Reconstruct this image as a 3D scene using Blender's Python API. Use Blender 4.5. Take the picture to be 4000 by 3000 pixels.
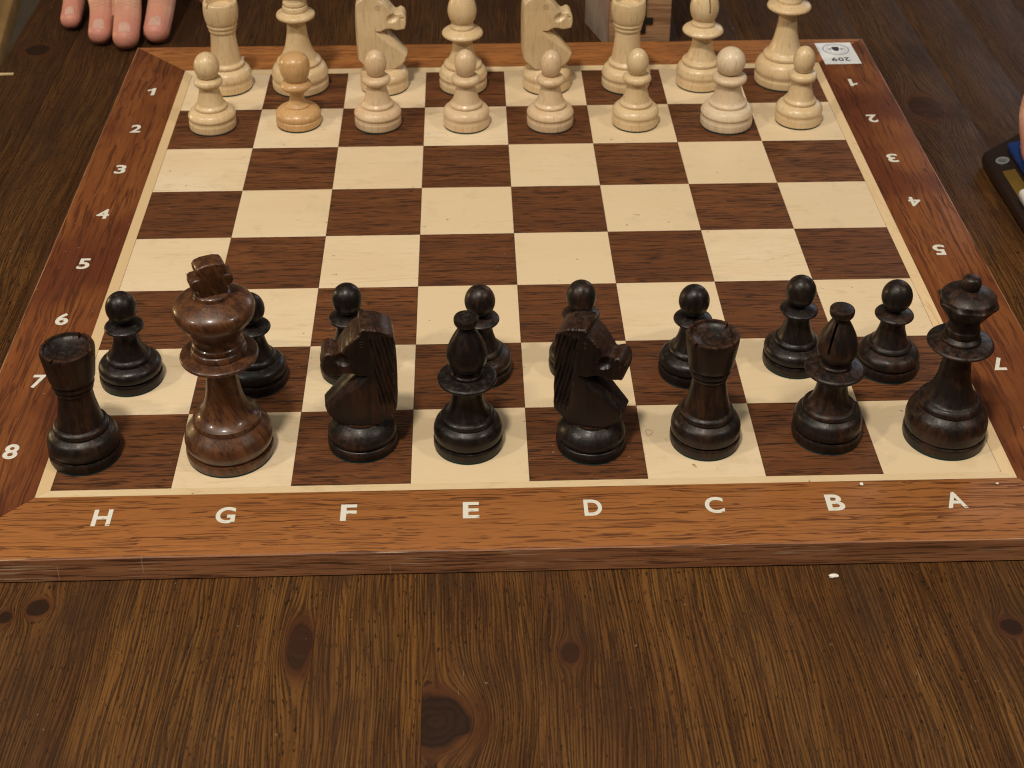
import bpy, bmesh, math, random
from mathutils import Vector, Matrix, noise
from mathutils.geometry import delaunay_2d_cdt

random.seed(7)
for o in list(bpy.data.objects):
    bpy.data.objects.remove(o)
S = bpy.context.scene
COL = S.collection
MM = 0.001

# ------------------------------------------------------------------ camera
cam_d = bpy.data.cameras.new("camera")
cam = bpy.data.objects.new("camera", cam_d)
COL.objects.link(cam)
S.camera = cam
Rm = Matrix(((0.999498252, 0.0158613962, -0.0274164166),
             (-0.0316657921, 0.520121357, -0.853505156),
             (0.000722080381, 0.853945074, 0.520362651)))
cam.matrix_world = Matrix.Translation((-0.0232863, -0.6905025, 0.4226260)) @ Rm.to_4x4()
cam_d.sensor_fit = 'HORIZONTAL'
cam_d.sensor_width = 36.0
cam_d.lens = 5937.96 / 4000 * 36.0
cam_d.shift_y = -0.15
cam_d.clip_start = 0.01
cam_d.clip_end = 50
cam_d.dof.use_dof = True
cam_d.dof.focus_distance = 0.67
cam_d.dof.aperture_fstop = 31

# ------------------------------------------------------------------ world, lamps, exposure
W = bpy.data.worlds.new("World")
S.world = W
W.use_nodes = True
bg = W.node_tree.nodes["Background"]
bg.inputs[0].default_value = (1.0, 0.89, 0.74, 1)
bg.inputs[1].default_value = 0.05


def area(name, loc, target, size, power, color, shape='DISK', size_y=None):
    d = bpy.data.lights.new(name, 'AREA')
    d.shape = shape
    d.size = size
    if size_y:
        d.size_y = size_y
    d.energy = power
    d.color = color
    o = bpy.data.objects.new(name, d)
    COL.objects.link(o)
    o.location = loc
    v = Vector(target) - Vector(loc)
    o.rotation_euler = v.to_track_quat('-Z', 'Y').to_euler()
    return o


WARM = (1.0, 0.90, 0.76)
area("ceiling_lamp", (-0.30, -0.85, 1.75), (0, 0, 0), 0.16, 22, WARM)
area("ceiling_lamp", (1.45, -0.85, 1.75), (0, 0, 0), 0.16, 11, WARM)
area("ceiling_lamp", (-1.75, -1.0, 1.70), (0, 0, 0), 0.16, 19, WARM)
area("ceiling_glow", (-0.45, -0.45, 2.2), (0, -0.1, 0), 2.0, 14, (1.0, 0.93, 0.82), 'SQUARE')
area("low_warm_lamp", (-1.7, 0.75, 0.20), (0.15, 0.05, 0.0), 0.20, 5.5, (1.0, 0.70, 0.33))
area("window", (2.5, 3.6, 1.50), (0.45, 0.3, 0), 1.2, 13, (0.86, 0.90, 1.0), 'RECTANGLE', 1.0)

S.view_settings.view_transform = 'Standard'
S.view_settings.look = 'None'
S.view_settings.exposure = 0.0
S.view_settings.gamma = 1.0
S.view_settings.use_curve_mapping = False
S.render.engine = 'CYCLES'
S.cycles.pixel_filter_type = 'BLACKMAN_HARRIS'
S.cycles.filter_width = 1.15


# ------------------------------------------------------------------ node helpers
class NT:
    def __init__(self, name):
        self.m = bpy.data.materials.new(name)
        self.m.use_nodes = True
        self.t = self.m.node_tree
        self.b = self.t.nodes["Principled BSDF"]

    def n(self, typ, **kw):
        x = self.t.nodes.new(typ)
        for k, v in kw.items():
            setattr(x, k, v)
        return x

    def put(self, sock, v):
        if isinstance(v, bpy.types.NodeSocket):
            self.t.links.new(v, sock)
        elif isinstance(v, (tuple, list)) and len(v) == 3 and sock.type == 'RGBA':
            sock.default_value = (*v, 1)
        else:
            sock.default_value = v

    def math(self, op, a, b=0.0, c=None, clamp=False):
        x = self.n('ShaderNodeMath', operation=op, use_clamp=clamp)
        self.put(x.inputs[0], a)
        self.put(x.inputs[1], b)
        if c is not None:
            self.put(x.inputs[2], c)
        return x.outputs[0]

    def vmath(self, op, a, b=(0, 0, 0)):
        x = self.n('ShaderNodeVectorMath', operation=op)
        self.put(x.inputs[0], a)
        self.put(x.inputs[1], b)
        return x.outputs[0]

    def noise(self, vec, scale=1.0, detail=3.0, rough=0.55, dist=0.0, out='Fac'):
        x = self.n('ShaderNodeTexNoise')
        self.put(x.inputs['Vector'], vec)
        x.inputs['Scale'].default_value = scale
        x.inputs['Detail'].default_value = detail
        x.inputs['Roughness'].default_value = rough
        x.inputs['Distortion'].default_value = dist
        return x.outputs[out]

    def ramp(self, fac, a, b, lo=0.0, hi=1.0):
        x = self.n('ShaderNodeMapRange', interpolation_type='SMOOTHSTEP')
        self.put(x.inputs['Value'], fac)
        self.put(x.inputs['From Min'], a)
        self.put(x.inputs['From Max'], b)
        self.put(x.inputs['To Min'], lo)
        self.put(x.inputs['To Max'], hi)
        return x.outputs['Result']

    def mix(self, fac, a, b, mode='MIX'):
        x = self.n('ShaderNodeMix', data_type='RGBA', blend_type=mode)
        self.put(x.inputs[0], fac)
        self.put(x.inputs[6], a)
        self.put(x.inputs[7], b)
        return x.outputs[2]

    def coords(self, rnd=True, kind='Object'):
        tc = self.n('ShaderNodeTexCoord')
        v = tc.outputs[kind]
        if rnd:
            oi = self.n('ShaderNodeObjectInfo')
            c = self.n('ShaderNodeCombineXYZ')
            r = oi.outputs['Random']
            self.put(c.inputs[0], self.math('MULTIPLY', r, 37.0))
            self.put(c.inputs[1], self.math('MULTIPLY', r, 91.0))
            self.put(c.inputs[2], self.math('MULTIPLY', r, 53.0))
            v = self.vmath('ADD', v, c.outputs[0])
        return v

    def rand(self):
        return self.n('ShaderNodeObjectInfo').outputs['Random']

    def scale(self, v, s):
        return self.vmath('MULTIPLY', v, s)

    def bump(self, h, strength=0.3, dist=0.0004):
        x = self.n('ShaderNodeBump')
        x.inputs['Strength'].default_value = strength
        x.inputs['Distance'].default_value = dist
        self.put(x.inputs['Height'], h)
        self.t.links.new(x.outputs[0], self.b.inputs['Normal'])
        return x

    def out(self, color, rough=0.5, spec=0.5, coat=0.0):
        self.put(self.b.inputs['Base Color'], color)
        self.put(self.b.inputs['Roughness'], rough)
        self.b.inputs['Specular IOR Level'].default_value = spec
        self.b.inputs['Coat Weight'].default_value = coat
        self.b.inputs['Coat Roughness'].default_value = 0.12
        return self.m


def plain(name, col, rough=0.5, spec=0.5, metal=0.0):
    k = NT(name)
    v = k.coords(False)
    n = k.noise(v, 300, 3)
    c = k.mix(k.ramp(n, 0.3, 0.75, 0.0, 0.35), col, tuple(x * 0.6 for x in col))
    k.b.inputs['Metallic'].default_value = metal
    return k.out(c, rough, spec)


def grain_axes(k, v, axis, fa, fc):
    """scale coordinates so that noise is stretched along one axis"""
    s = [fc, fc, fc]
    s['xyz'.index(axis)] = fa
    return k.scale(v, tuple(s))


def veneer(name, axis, light, mid, dark, fa=45, fc=520, lev=8.0, w=0.20,
           rough=0.42, bump=0.25, wave=0.0016, speck=0.0, patch=None, hue=0.25, lineamt=1.0, dash=0.8, flat=1.0, spec=0.28):
    """open-pored dark veneer: thin wandering dark lines and short dashes along the grain"""
    k = NT(name)
    v = k.coords(True)
    wv = k.noise(grain_axes(k, v, axis, 30, 80), 1, 2, 0.5, out='Color')
    wv = k.vmath('SUBTRACT', wv, (0.5, 0.5, 0.5))
    amp = [wave * 2] * 3
    amp['xyz'.index(axis)] = 0.0
    vv = k.vmath('ADD', v, k.vmath('MULTIPLY', wv, tuple(amp)))
    n1 = k.noise(grain_axes(k, vv, axis, fa * 0.42, fc * 0.66), 1, 2.0, 0.5)
    n2 = k.noise(grain_axes(k, vv, axis, fa * 1.6, fc * 1.55), 1, 2, 0.5)
    n3 = k.noise(grain_axes(k, vv, axis, fa * 0.22, fc * 0.16), 1, 3, 0.6)
    brk = k.noise(grain_axes(k, v, axis, fa * 1.3, fc * 0.5), 1, 2, 0.5)
    fine = k.noise(grain_axes(k, vv, axis, fa * 5, fc * 3.2), 1, 2, 0.6)
    # contour lines of the stretched noise are the dark vessel lines
    fr = k.math('FRACT', k.math('MULTIPLY', n1, lev))
    ridge = k.ramp(k.math('ABSOLUTE', k.math('SUBTRACT', fr, 0.5)), 0.02, w, 1.0, 0.0)
    ridge = k.math('MULTIPLY', ridge, k.ramp(brk, 0.32, 0.52, 0.25, 1.0))
    dsh = k.ramp(n2, 0.58, 0.68, 0.0, dash)
    line = k.math('MAXIMUM', ridge, dsh)
    base = k.mix(k.ramp(n3, 0.35, 0.68, 0.0, flat), light, mid)
    base = k.mix(k.ramp(fine, 0.35, 0.70, 0.0, 0.55), base, mid)
    r = k.rand()
    base = k.mix(k.math('MULTIPLY', r, hue), base, mid)
    if patch:
        pn = k.noise(k.scale(v, (14, 14, 14)), 1, 2, 0.5)
        base = k.mix(k.ramp(pn, 0.44, 0.64), base, patch)
    col = k.mix(k.math('MULTIPLY', line, lineamt), base, dark)
    if speck:
        sp = k.noise(v, 520, 1, 0.4)
        col = k.mix(k.ramp(sp, 0.79, 0.83, 0, speck), col, (0.55, 0.47, 0.36))
    k.bump(k.math('SUBTRACT', 1.0, k.math('ADD', line, k.math('MULTIPLY', fine, 0.3))), bump, 0.0003)
    rr = k.ramp(n3, 0.3, 0.7, rough - 0.05, rough + 0.07)
    return k.out(col, k.math('ADD', rr, k.math('MULTIPLY', line, 0.15)), spec)


# ------------------------------------------------------------------ materials
M_DARKSQ = veneer("dark_veneer", 'x', (0.180, 0.067, 0.023), (0.105, 0.037, 0.0135), (0.022, 0.0075, 0.003),
                  fa=62, fc=780, lev=3.8, w=0.27, dash=0.65, speck=0.30, rough=0.44, hue=0.6, lineamt=0.9)
M_RAIL_X = veneer("rail_veneer_along_x", 'x', (0.350, 0.140, 0.040), (0.255, 0.092, 0.026), (0.062, 0.017, 0.005),
                  fa=22, fc=900, lev=4.0, w=0.26, dash=0.25, lineamt=0.85, wave=0.0024, flat=0.45, speck=0.25, rough=0.42)
M_RAIL_Y = veneer("rail_veneer_along_y", 'y', (0.225, 0.080, 0.024), (0.150, 0.045, 0.014), (0.050, 0.014, 0.006),
                  fa=18, fc=480, lev=3.6, w=0.24, wave=0.0026, speck=0.35, rough=0.46, patch=(0.110, 0.031, 0.012), lineamt=0.75, dash=0.6, spec=0.16)


def edge_veneer(name, axis):
    k = NT(name)
    v = k.coords(True)
    n1 = k.noise(grain_axes(k, v, axis, 38, 1300), 1, 3, 0.6)
    n2 = k.noise(grain_axes(k, v, axis, 12, 260), 1, 2, 0.5)
    line = k.ramp(n1, 0.50, 0.62)
    c = k.mix(k.ramp(n2, 0.35, 0.65), (0.330, 0.145, 0.066), (0.225, 0.092, 0.042))
    c = k.mix(k.math('MULTIPLY', line, 0.8), c, (0.040, 0.015, 0.008))
    # pale scrapes along the edge and a few across it
    s1 = k.noise(grain_axes(k, v, axis, 28, 1500), 1, 2, 0.6)
    s2 = k.noise(k.scale(v, (30, 30, 60)), 1, 2, 0.5)
    scr = k.math('MULTIPLY', k.ramp(s1, 0.60, 0.67), k.ramp(s2, 0.48, 0.60))
    s3 = k.noise(grain_axes(k, v, axis, 800, 40), 1, 2, 0.5)
    s4 = k.noise(v, 35, 1)
    scr2 = k.math('MULTIPLY', k.ramp(s3, 0.66, 0.74), k.ramp(s4, 0.50, 0.62))
    sc = k.math('MAXIMUM', scr, k.math('MULTIPLY', scr2, 0.7))
    c = k.mix(k.math('MULTIPLY', sc, 0.75), c, (0.50, 0.38, 0.26))
    k.bump(k.math('SUBTRACT', 1.0, line), 0.2, 0.0003)
    return k.out(c, 0.5, 0.35)


M_EDGE_X = edge_veneer("edge_veneer_along_x", 'x')
M_EDGE_Y = edge_veneer("edge_veneer_along_y", 'y')


def maple(name, axis, c0, c1, flecks=True):
    k = NT(name)
    v = k.coords(True)
    w = k.noise(grain_axes(k, v, axis, 14, 40), 1, 2, 0.5)
    n1 = k.noise(grain_axes(k, v, axis, 9, 75), 1, 3, 0.6, 1.2)
    n2 = k.noise(grain_axes(k, v, axis, 120, 900), 1, 2, 0.5)
    c = k.mix(k.ramp(w, 0.3, 0.7), c0, c1)
    # thin growth lines at a contour of the slow noise
    d = k.math('ABSOLUTE', k.math('SUBTRACT', n1, 0.60))
    ring = k.ramp(d, 0.0, 0.014, 0.75, 0.0)
    c = k.mix(ring, c, tuple(x * y for x, y in zip(c0, (0.74, 0.66, 0.52))))
    c = k.mix(k.ramp(n2, 0.50, 0.72, 0, 0.28), c, tuple(x * y for x, y in zip(c0, (0.72, 0.66, 0.55))))
    d2 = k.math('ABSOLUTE', k.math('SUBTRACT', n1, 0.46))
    c = k.mix(k.ramp(d2, 0.0, 0.020, 0.30, 0.0), c, tuple(x * y for x, y in zip(c0, (0.80, 0.74, 0.62))))
    c = k.mix(k.math('MULTIPLY', k.rand(), 0.9), c, tuple(x * y for x, y in zip(c0, (0.90, 0.86, 0.78))))
    if flecks:
        f = k.noise(v, 260, 2, 0.5)
        c = k.mix(k.ramp(f, 0.735, 0.78, 0, 0.75), c, (0.20, 0.13, 0.07))
        f2 = k.noise(v, 60, 4, 0.65)
        c = k.mix(k.ramp(f2, 0.55, 0.75, 0, 0.28), c, (0.42, 0.33, 0.20))
    k.bump(n2, 0.10, 0.0002)
    return k.out(c, k.ramp(w, 0.3, 0.7, 0.36, 0.46), 0.45)


M_LIGHTSQ = maple("light_veneer", 'x', (0.735, 0.600, 0.415), (0.680, 0.530, 0.340))
M_STRIP_X = maple("inlay_along_x", 'x', (0.745, 0.590, 0.380), (0.715, 0.550, 0.340))
M_STRIP_Y = maple("inlay_along_y", 'y', (0.700, 0.525, 0.315), (0.675, 0.495, 0.290))


def stained(name, black, brown, wear, rough, grain=0.5, coat=0.0, bumpk=0.40):
    """turned wood under black stain that is rubbed through to brown"""
    k = NT(name)
    v = k.coords(True)
    n1 = k.noise(k.scale(v, (1, 1, 0.16)), 900, 3, 0.6)
    n2 = k.noise(k.scale(v, (1, 1, 0.16)), 420, 4, 0.7)
    n3 = k.noise(k.scale(v, (1, 1, 0.7)), 90, 3, 0.6)
    geo = k.n('ShaderNodeNewGeometry')
    pt = geo.outputs['Pointiness']
    edge = k.ramp(pt, 0.515, 0.60)
    w = k.math('MULTIPLY', k.ramp(n2, 0.50 - 0.16 * wear, 0.72 - 0.12 * wear), k.ramp(n3, 0.40, 0.62))
    w = k.math('MAXIMUM', k.math('MULTIPLY', w, 0.48 * wear + 0.05), k.math('MULTIPLY', edge, k.ramp(n2, 0.32, 0.62)))
    c = k.mix(w, black, brown)
    c = k.mix(k.math('MULTIPLY', k.ramp(n1, 0.50, 0.68), grain), c, tuple(x * 0.35 for x in black))
    # a trace of grey dust
    du = k.noise(v, 420, 3, 0.7)
    sep = k.n('ShaderNodeSeparateXYZ')
    k.t.links.new(geo.outputs['Normal'], sep.inputs[0])
    up = k.ramp(sep.outputs[2], 0.35, 1.0)
    c = k.mix(k.math('MULTIPLY', k.ramp(du, 0.46, 0.74, 0, 0.34), up), c, (0.085, 0.070, 0.056))
    k.bump(k.math('ADD', k.math('MULTIPLY', n1, 0.6), k.math('MULTIPLY', n2, 0.5)), bumpk, 0.00035)
    rr = k.ramp(n2, 0.3, 0.7, rough - 0.06, rough + 0.12)
    return k.out(c, rr, 0.30, coat)


M_BLACK = stained("black_stained_wood", (0.0085, 0.0058, 0.0052), (0.055, 0.019, 0.007), 0.45, 0.33)
M_BLACK_WORN = stained("worn_black_stained_wood", (0.0105, 0.0068, 0.0057), (0.070, 0.024, 0.008), 0.85, 0.36)


def rosewood(name):
    k = NT(name)
    v = k.coords(True)
    w = k.noise(k.scale(v, (30, 30, 12)), 1, 2, 0.5, out='Color')
    vv = k.vmath('ADD', v, k.vmath('MULTIPLY', k.vmath('SUBTRACT', w, (0.5, 0.5, 0.5)), (0.005, 0.005, 0.002)))
    tilt = k.n('ShaderNodeMapping')
    k.put(tilt.inputs[0], vv)
    tilt.inputs['Rotation'].default_value = (0.25, 0.35, 0)
    tv = tilt.outputs[0]
    n1 = k.noise(k.scale(tv, (900, 900, 28)), 1, 3, 0.6)
    n2 = k.noise(k.scale(tv, (240, 240, 16)), 1, 3, 0.6)
    c = k.mix(k.ramp(n2, 0.36, 0.64), (0.112, 0.043, 0.0155), (0.055, 0.020, 0.008))
    c = k.mix(k.ramp(n1, 0.49, 0.64, 0, 0.75), c, (0.022, 0.009, 0.005))
    k.bump(n1, 0.12, 0.0002)
    return k.out(c, 0.38, 0.4, 0.28)


M_ROSE = rosewood("polished_rosewood")


def boxwood(name, c0, c1, rough=0.34):
    k = NT(name)
    v = k.coords(True)
    n1 = k.noise(k.scale(v, (1, 1, 0.10)), 800, 3, 0.6)
    n2 = k.noise(k.scale(v, (1, 1, 0.35)), 90, 3, 0.6)
    n3 = k.noise(v, 34, 2, 0.5)
    c = k.mix(k.ramp(n2, 0.3, 0.7), c0, c1)
    c = k.mix(k.ramp(n1, 0.52, 0.70, 0, 0.48), c, tuple(x * y for x, y in zip(c1, (0.68, 0.58, 0.46))))
    c = k.mix(k.ramp(n3, 0.55, 0.72, 0, 0.30), c, tuple(x * y for x, y in zip(c1, (0.80, 0.68, 0.56))))
    sp = k.noise(v, 330, 1, 0.4)
    c = k.mix(k.ramp(sp, 0.80, 0.84, 0, 0.6), c, (0.16, 0.09, 0.05))
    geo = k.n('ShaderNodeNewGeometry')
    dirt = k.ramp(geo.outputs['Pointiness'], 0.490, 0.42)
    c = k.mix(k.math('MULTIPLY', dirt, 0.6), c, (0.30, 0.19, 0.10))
    k.bump(n1, 0.08, 0.0002)
    return k.out(c, k.ramp(n2, 0.3, 0.7, rough - 0.04, rough + 0.08), 0.45, 0.10)


M_WHITE = boxwood("pale_boxwood", (0.650, 0.500, 0.300), (0.590, 0.425, 0.232))
M_WHITE_PINK = boxwood("pinkish_boxwood", (0.640, 0.485, 0.310), (0.575, 0.405, 0.240))
M_WHITE_COOL = boxwood("chalky_boxwood", (0.660, 0.535, 0.380), (0.605, 0.470, 0.310), 0.40)
M_ORANGE = boxwood("orange_boxwood", (0.565, 0.350, 0.160), (0.490, 0.285, 0.120), 0.32)
M_EYE_W = boxwood('darker_boxwood', (0.430, 0.290, 0.150), (0.380, 0.250, 0.130))  # deeper boxwood tone for the eyes of the pale knights
M_FELT = plain("dark_teal_felt", (0.012, 0.045, 0.048), 0.95, 0.1)
M_PAINT = None


def paint():
    k = NT("chipped_white_paint")
    v = k.coords(False)
    n = k.noise(grain_axes(k, v, 'x', 130, 900), 1, 2, 0.6)
    n2 = k.noise(v, 140, 2, 0.5)
    chip = k.math('MULTIPLY', k.ramp(n, 0.60, 0.66), k.ramp(n2, 0.48, 0.60))
    c = k.mix(chip, (0.64, 0.625, 0.545), (0.17, 0.075, 0.025))
    return k.out(c, 0.5, 0.4)


M_PAINT = paint()

# table pine with knots: (x, y, rx, ry) in metres
PW = 0.0417      # width of one glued strip of the table top
X0 = -0.3355     # left edge of the table
KNOTS = [(-0.0905, -0.2785, 0.0050, 0.0125), (-0.0390, -0.3160, 0.0135, 0.0115), (0.0118, -0.2852, 0.0040, 0.0052),
         (0.1822, -0.2770, 0.0042, 0.0044), (-0.1938, -0.2558, 0.0045, 0.0045), (-0.2056, -0.2604, 0.0026, 0.0032),
         (-0.3160, 0.2669, 0.0085, 0.0085), (0.2665, 0.1624, 0.0110, 0.0160),
         (-0.305, 0.329, 0.0090, 0.0100)]


def pine():
    k = NT("dark_stained_pine")
    geo = k.n('ShaderNodeNewGeometry')
    pos = geo.outputs['Position']
    sep = k.n('ShaderNodeSeparateXYZ')
    k.t.links.new(pos, sep.inputs[0])
    px, py = sep.outputs[0], sep.outputs[1]
    strip = k.math('FLOOR', k.math('DIVIDE', k.math('SUBTRACT', px, X0), PW))
    u = px
    kn = None
    halo = None
    for ki, (x, y, rx, ry) in enumerate(KNOTS):
        dx = k.math('SUBTRACT', px, x)
        dy = k.math('SUBTRACT', py, y)
        ex = k.math('DIVIDE', dx, rx)
        ey = k.math('DIVIDE', dy, ry)
        r2 = k.math('ADD', k.math('MULTIPLY', ex, ex), k.math('MULTIPLY', ey, ey))
        # grain flows round the knot
        ey2 = k.math('DIVIDE', dy, ry * 1.25)
        rf = k.math('ADD', k.math('MULTIPLY', ex, ex), k.math('MULTIPLY', ey2, ey2))
        q = k.math('DIVIDE', 1.0, k.math('MAXIMUM', rf, 1.0))
        r = k.math('SQRT', r2)
        sid = math.floor((x - X0) / PW)
        off_strip = k.math('GREATER_THAN', k.math('ABSOLUTE', k.math('SUBTRACT', strip, float(sid))), 0.5)
        r = k.math('ADD', r, k.math('MULTIPLY', off_strip, 50.0))
        u = k.math('SUBTRACT', u, k.math('MULTIPLY', k.math('MULTIPLY', dx, q), k.math('SUBTRACT', 1.0, off_strip)))
        if ki in (0, 2, 7):
            halo = r if halo is None else k.math('MINIMUM', halo, r)
        kn = r if kn is None else k.math('MINIMUM', kn, r)
    rr = k.rand()
    # each strip of the glued top has grain of its own and drifts a little
    off = k.math('MULTIPLY', rr, 13.0)
    slow = k.noise(k.scale(pos, (9, 5, 1)), 1, 2, 0.5)
    u2 = k.math('ADD', k.math('ADD', u, off), k.math('MULTIPLY', k.math('SUBTRACT', slow, 0.5), 0.020))

    def gv(fx, fy):
        c = k.n('ShaderNodeCombineXYZ')
        k.put(c.inputs[0], k.math('MULTIPLY', u2, fx))
        k.put(c.inputs[1], k.math('MULTIPLY', py, fy))
        k.put(c.inputs[2], off)
        return c.outputs[0]
    n3 = k.noise(gv(60, 6), 1, 3, 0.6)
    ph = k.math('ADD', k.math('MULTIPLY', u2, 760.0), k.math('MULTIPLY', k.noise(gv(95, 9), 1, 2, 0.55), 7.5))
    fr = k.math('FRACT', ph)
    brk = k.noise(gv(300, 14), 1, 2, 0.6)
    line = k.math('MULTIPLY', k.math('MULTIPLY', k.ramp(fr, 0.30, 0.80), k.ramp(fr, 1.0, 0.92)), k.ramp(brk, 0.34, 0.58, 0.25, 1.0))
    n2 = k.noise(gv(1450, 26), 1, 2, 0.6)
    pores = k.noise(gv(1300, 260), 1, 1, 0.5)
    speckle = k.noise(gv(1500, 420), 1, 2, 0.6)
    blot = k.noise(k.scale(pos, (30, 14, 1)), 1, 4, 0.65)
    ochre = k.noise(k.scale(pos, (40, 11, 1)), 1, 3, 0.6)
    fine = k.ramp(n2, 0.47, 0.60)
    A = (0.150, 0.064, 0.0150)
    B = (0.098, 0.0385, 0.0098)
    D = (0.022, 0.0100, 0.0045)
    c = k.mix(k.ramp(n3, 0.34, 0.66), A, B)
    c = k.mix(k.ramp(ochre, 0.48, 0.66, 0, 0.5), c, (0.140, 0.066, 0.0165))
    c = k.mix(k.ramp(rr, 0.35, 0.95, 0, 0.55), c, (0.066, 0.027, 0.010))
    c = k.mix(k.math('MULTIPLY', line, 0.78), c, D)
    c = k.mix(k.math('MULTIPLY', fine, 0.72), c, (0.026, 0.0115, 0.005))
    c = k.mix(k.ramp(speckle, 0.58, 0.72, 0, 0.35), c, (0.030, 0.014, 0.006))
    c = k.mix(k.ramp(speckle, 0.40, 0.28, 0, 0.25), c, (0.185, 0.092, 0.034))
    c = k.mix(k.ramp(pores, 0.64, 0.71, 0, 0.8), c, (0.008, 0.005, 0.003))
    c = k.mix(k.ramp(blot, 0.47, 0.70, 0, 0.62), c, (0.038, 0.017, 0.008))
    # rubbed, paler streaks along the grain
    rub = k.noise(gv(240, 12), 1, 2, 0.5)
    c = k.mix(k.ramp(rub, 0.62, 0.76, 0, 0.45), c, (0.165, 0.074, 0.020))
    # knots: reddish halo, dark heart with rings
    wob = k.math('MULTIPLY', k.math('SUBTRACT', k.noise(pos, 120, 2, 0.5), 0.5), 0.55)
    kr = k.math('ADD', kn, wob)
    far_shade = k.ramp(py, -0.10, 0.20, 0.0, 0.42)  # light falling off towards the far end, painted into the table colour
    c = k.mix(far_shade, c, (0.024, 0.0105, 0.0050))
    c = k.mix(k.ramp(kr, 1.9, 1.0, 0, 0.65), c, (0.062, 0.020, 0.008))
    ringn = k.math('SINE', k.math('MULTIPLY', kr, 24.0))
    heart = k.mix(k.ramp(ringn, -0.4, 0.8), (0.021, 0.0098, 0.0055), (0.014, 0.0072, 0.0045))
    faint = k.ramp(halo, 2.0, 2.4, 0.62, 0.90)
    c = k.mix(k.math('MULTIPLY', k.ramp(kr, 1.10, 0.86), faint), c, heart)
    # pale dust specks and scratches
    sp = k.noise(pos, 420, 1, 0.4)
    c = k.mix(k.ramp(sp, 0.80, 0.835, 0, 0.30), c, (0.42, 0.34, 0.24))
    scn = k.noise(k.scale(pos, (900, 45, 1)), 1, 2, 0.6)
    scm = k.noise(pos, 22, 2, 0.5)
    c = k.mix(k.math('MULTIPLY', k.ramp(scn, 0.70, 0.76, 0, 0.5), k.ramp(scm, 0.55, 0.68)), c, (0.33, 0.25, 0.16))
    h = k.math('SUBTRACT', 1.0, k.math('ADD', k.math('MULTIPLY', line, 0.6), k.math('MULTIPLY', fine, 0.4)))
    k.bump(h, 0.5, 0.0004)
    return k.out(c, k.ramp(blot, 0.3, 0.7, 0.46, 0.58), 0.13)


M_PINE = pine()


# ------------------------------------------------------------------ object helpers
def tag(o, label=None, cat=None, group=None, kind=None):
    if label:
        o["label"] = label
    if cat:
        o["category"] = cat
    if group:
        o["group"] = group
    if kind:
        o["kind"] = kind
    return o


def empty(name, loc=(0, 0, 0), rz=0.0):
    o = bpy.data.objects.new(name, None)
    o.empty_display_size = 0.01
    COL.objects.link(o)
    o.location = loc
    o.rotation_euler = (0, 0, rz)
    return o


def obj(name, mesh, mat=None, parent=None, loc=None, rz=None, link_mat=True):
    o = bpy.data.objects.new(name, mesh)
    COL.objects.link(o)
    if parent:
        o.parent = parent
    if loc is not None:
        o.location = loc
    if rz is not None:
        o.rotation_euler = (0, 0, rz)
    if mat is not None and link_mat:
        if not mesh.materials:
            mesh.materials.append(None)
        o.material_slots[0].link = 'OBJECT'
        o.material_slots[0].material = mat
    return o


def mesh_from(bm, name, smooth=None):
    me = bpy.data.meshes.new(name)
    bmesh.ops.recalc_face_normals(bm, faces=bm.faces)
    bm.to_mesh(me)
    bm.free()
    me.materials.append(None)
    if smooth is not None:
        me.polygons.foreach_set('use_smooth', [True] * len(me.polygons))
        me.set_sharp_from_angle(angle=math.radians(smooth))
    return me


def bm_box(x0, x1, y0, y1, z0, z1, bevel=0.0, seg=2, bm=None):
    bm = bm or bmesh.new()
    r = bmesh.ops.create_cube(bm, size=1.0)
    vs = r['verts']
    for v in vs:
        v.co = Vector(((x0 + x1) / 2 + v.co.x * (x1 - x0), (y0 + y1) / 2 + v.co.y * (y1 - y0), (z0 + z1) / 2 + v.co.z * (z1 - z0)))
    if bevel:
        es = list({e for v in vs for e in v.link_edges})
        bmesh.ops.bevel(bm, geom=es, offset=bevel, segments=seg, affect='EDGES', profile=0.5)
    return bm


def bm_prism(poly, z0, z1, bevel=0.0, seg=2, axis='z'):
    """polygon in the plane, extruded along an axis"""
    bm = bmesh.new()

    def P(a, b, c):
        return (a, b, c) if axis == 'z' else (a, c, b)
    lo = [bm.verts.new(P(a, b, z0)) for a, b in poly]
    hi = [bm.verts.new(P(a, b, z1)) for a, b in poly]
    bm.faces.new(lo)
    bm.faces.new(hi)
    n = len(poly)
    for i in range(n):
        bm.faces.new((lo[i], lo[(i + 1) % n], hi[(i + 1) % n], hi[i]))
    bmesh.ops.recalc_face_normals(bm, faces=bm.faces)
    if bevel:
        bmesh.ops.bevel(bm, geom=list(bm.edges), offset=bevel, segments=seg, affect='EDGES', profile=0.5)
    return bm


def catmull(pts, closed=False, sub=6):
    """pts: (a, b) or (a, b, 's'); smooth through plain points, corners at 's' points"""
    out = []
    n = len(pts)
    for i in range(n - 1):
        p1, p2 = pts[i], pts[i + 1]
        s1, s2 = len(p1) > 2, len(p2) > 2
        p0 = pts[i - 1] if i > 0 and not s1 else None
        p3 = pts[i + 2] if i + 2 < n and not s2 else None
        a, b = Vector(p1[:2]), Vector(p2[:2])
        if s1 and s2:
            out.append(a)
            continue
        m1 = (b - Vector(p0[:2])) / 2 if p0 else (b - a)
        m2 = (Vector(p3[:2]) - a) / 2 if p3 else (b - a)
        L = (b - a).length
        if m1.length > 1.3 * L:
            m1 *= 1.3 * L / m1.length
        if m2.length > 1.3 * L:
            m2 *= 1.3 * L / m2.length
        for j in range(sub):
            t = j / sub
            t2, t3 = t * t, t * t * t
            out.append(a * (2 * t3 - 3 * t2 + 1) + m1 * (t3 - 2 * t2 + t) + b * (-2 * t3 + 3 * t2) + m2 * (t3 - t2))
    out.append(Vector(pts[-1][:2]))
    return out


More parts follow.
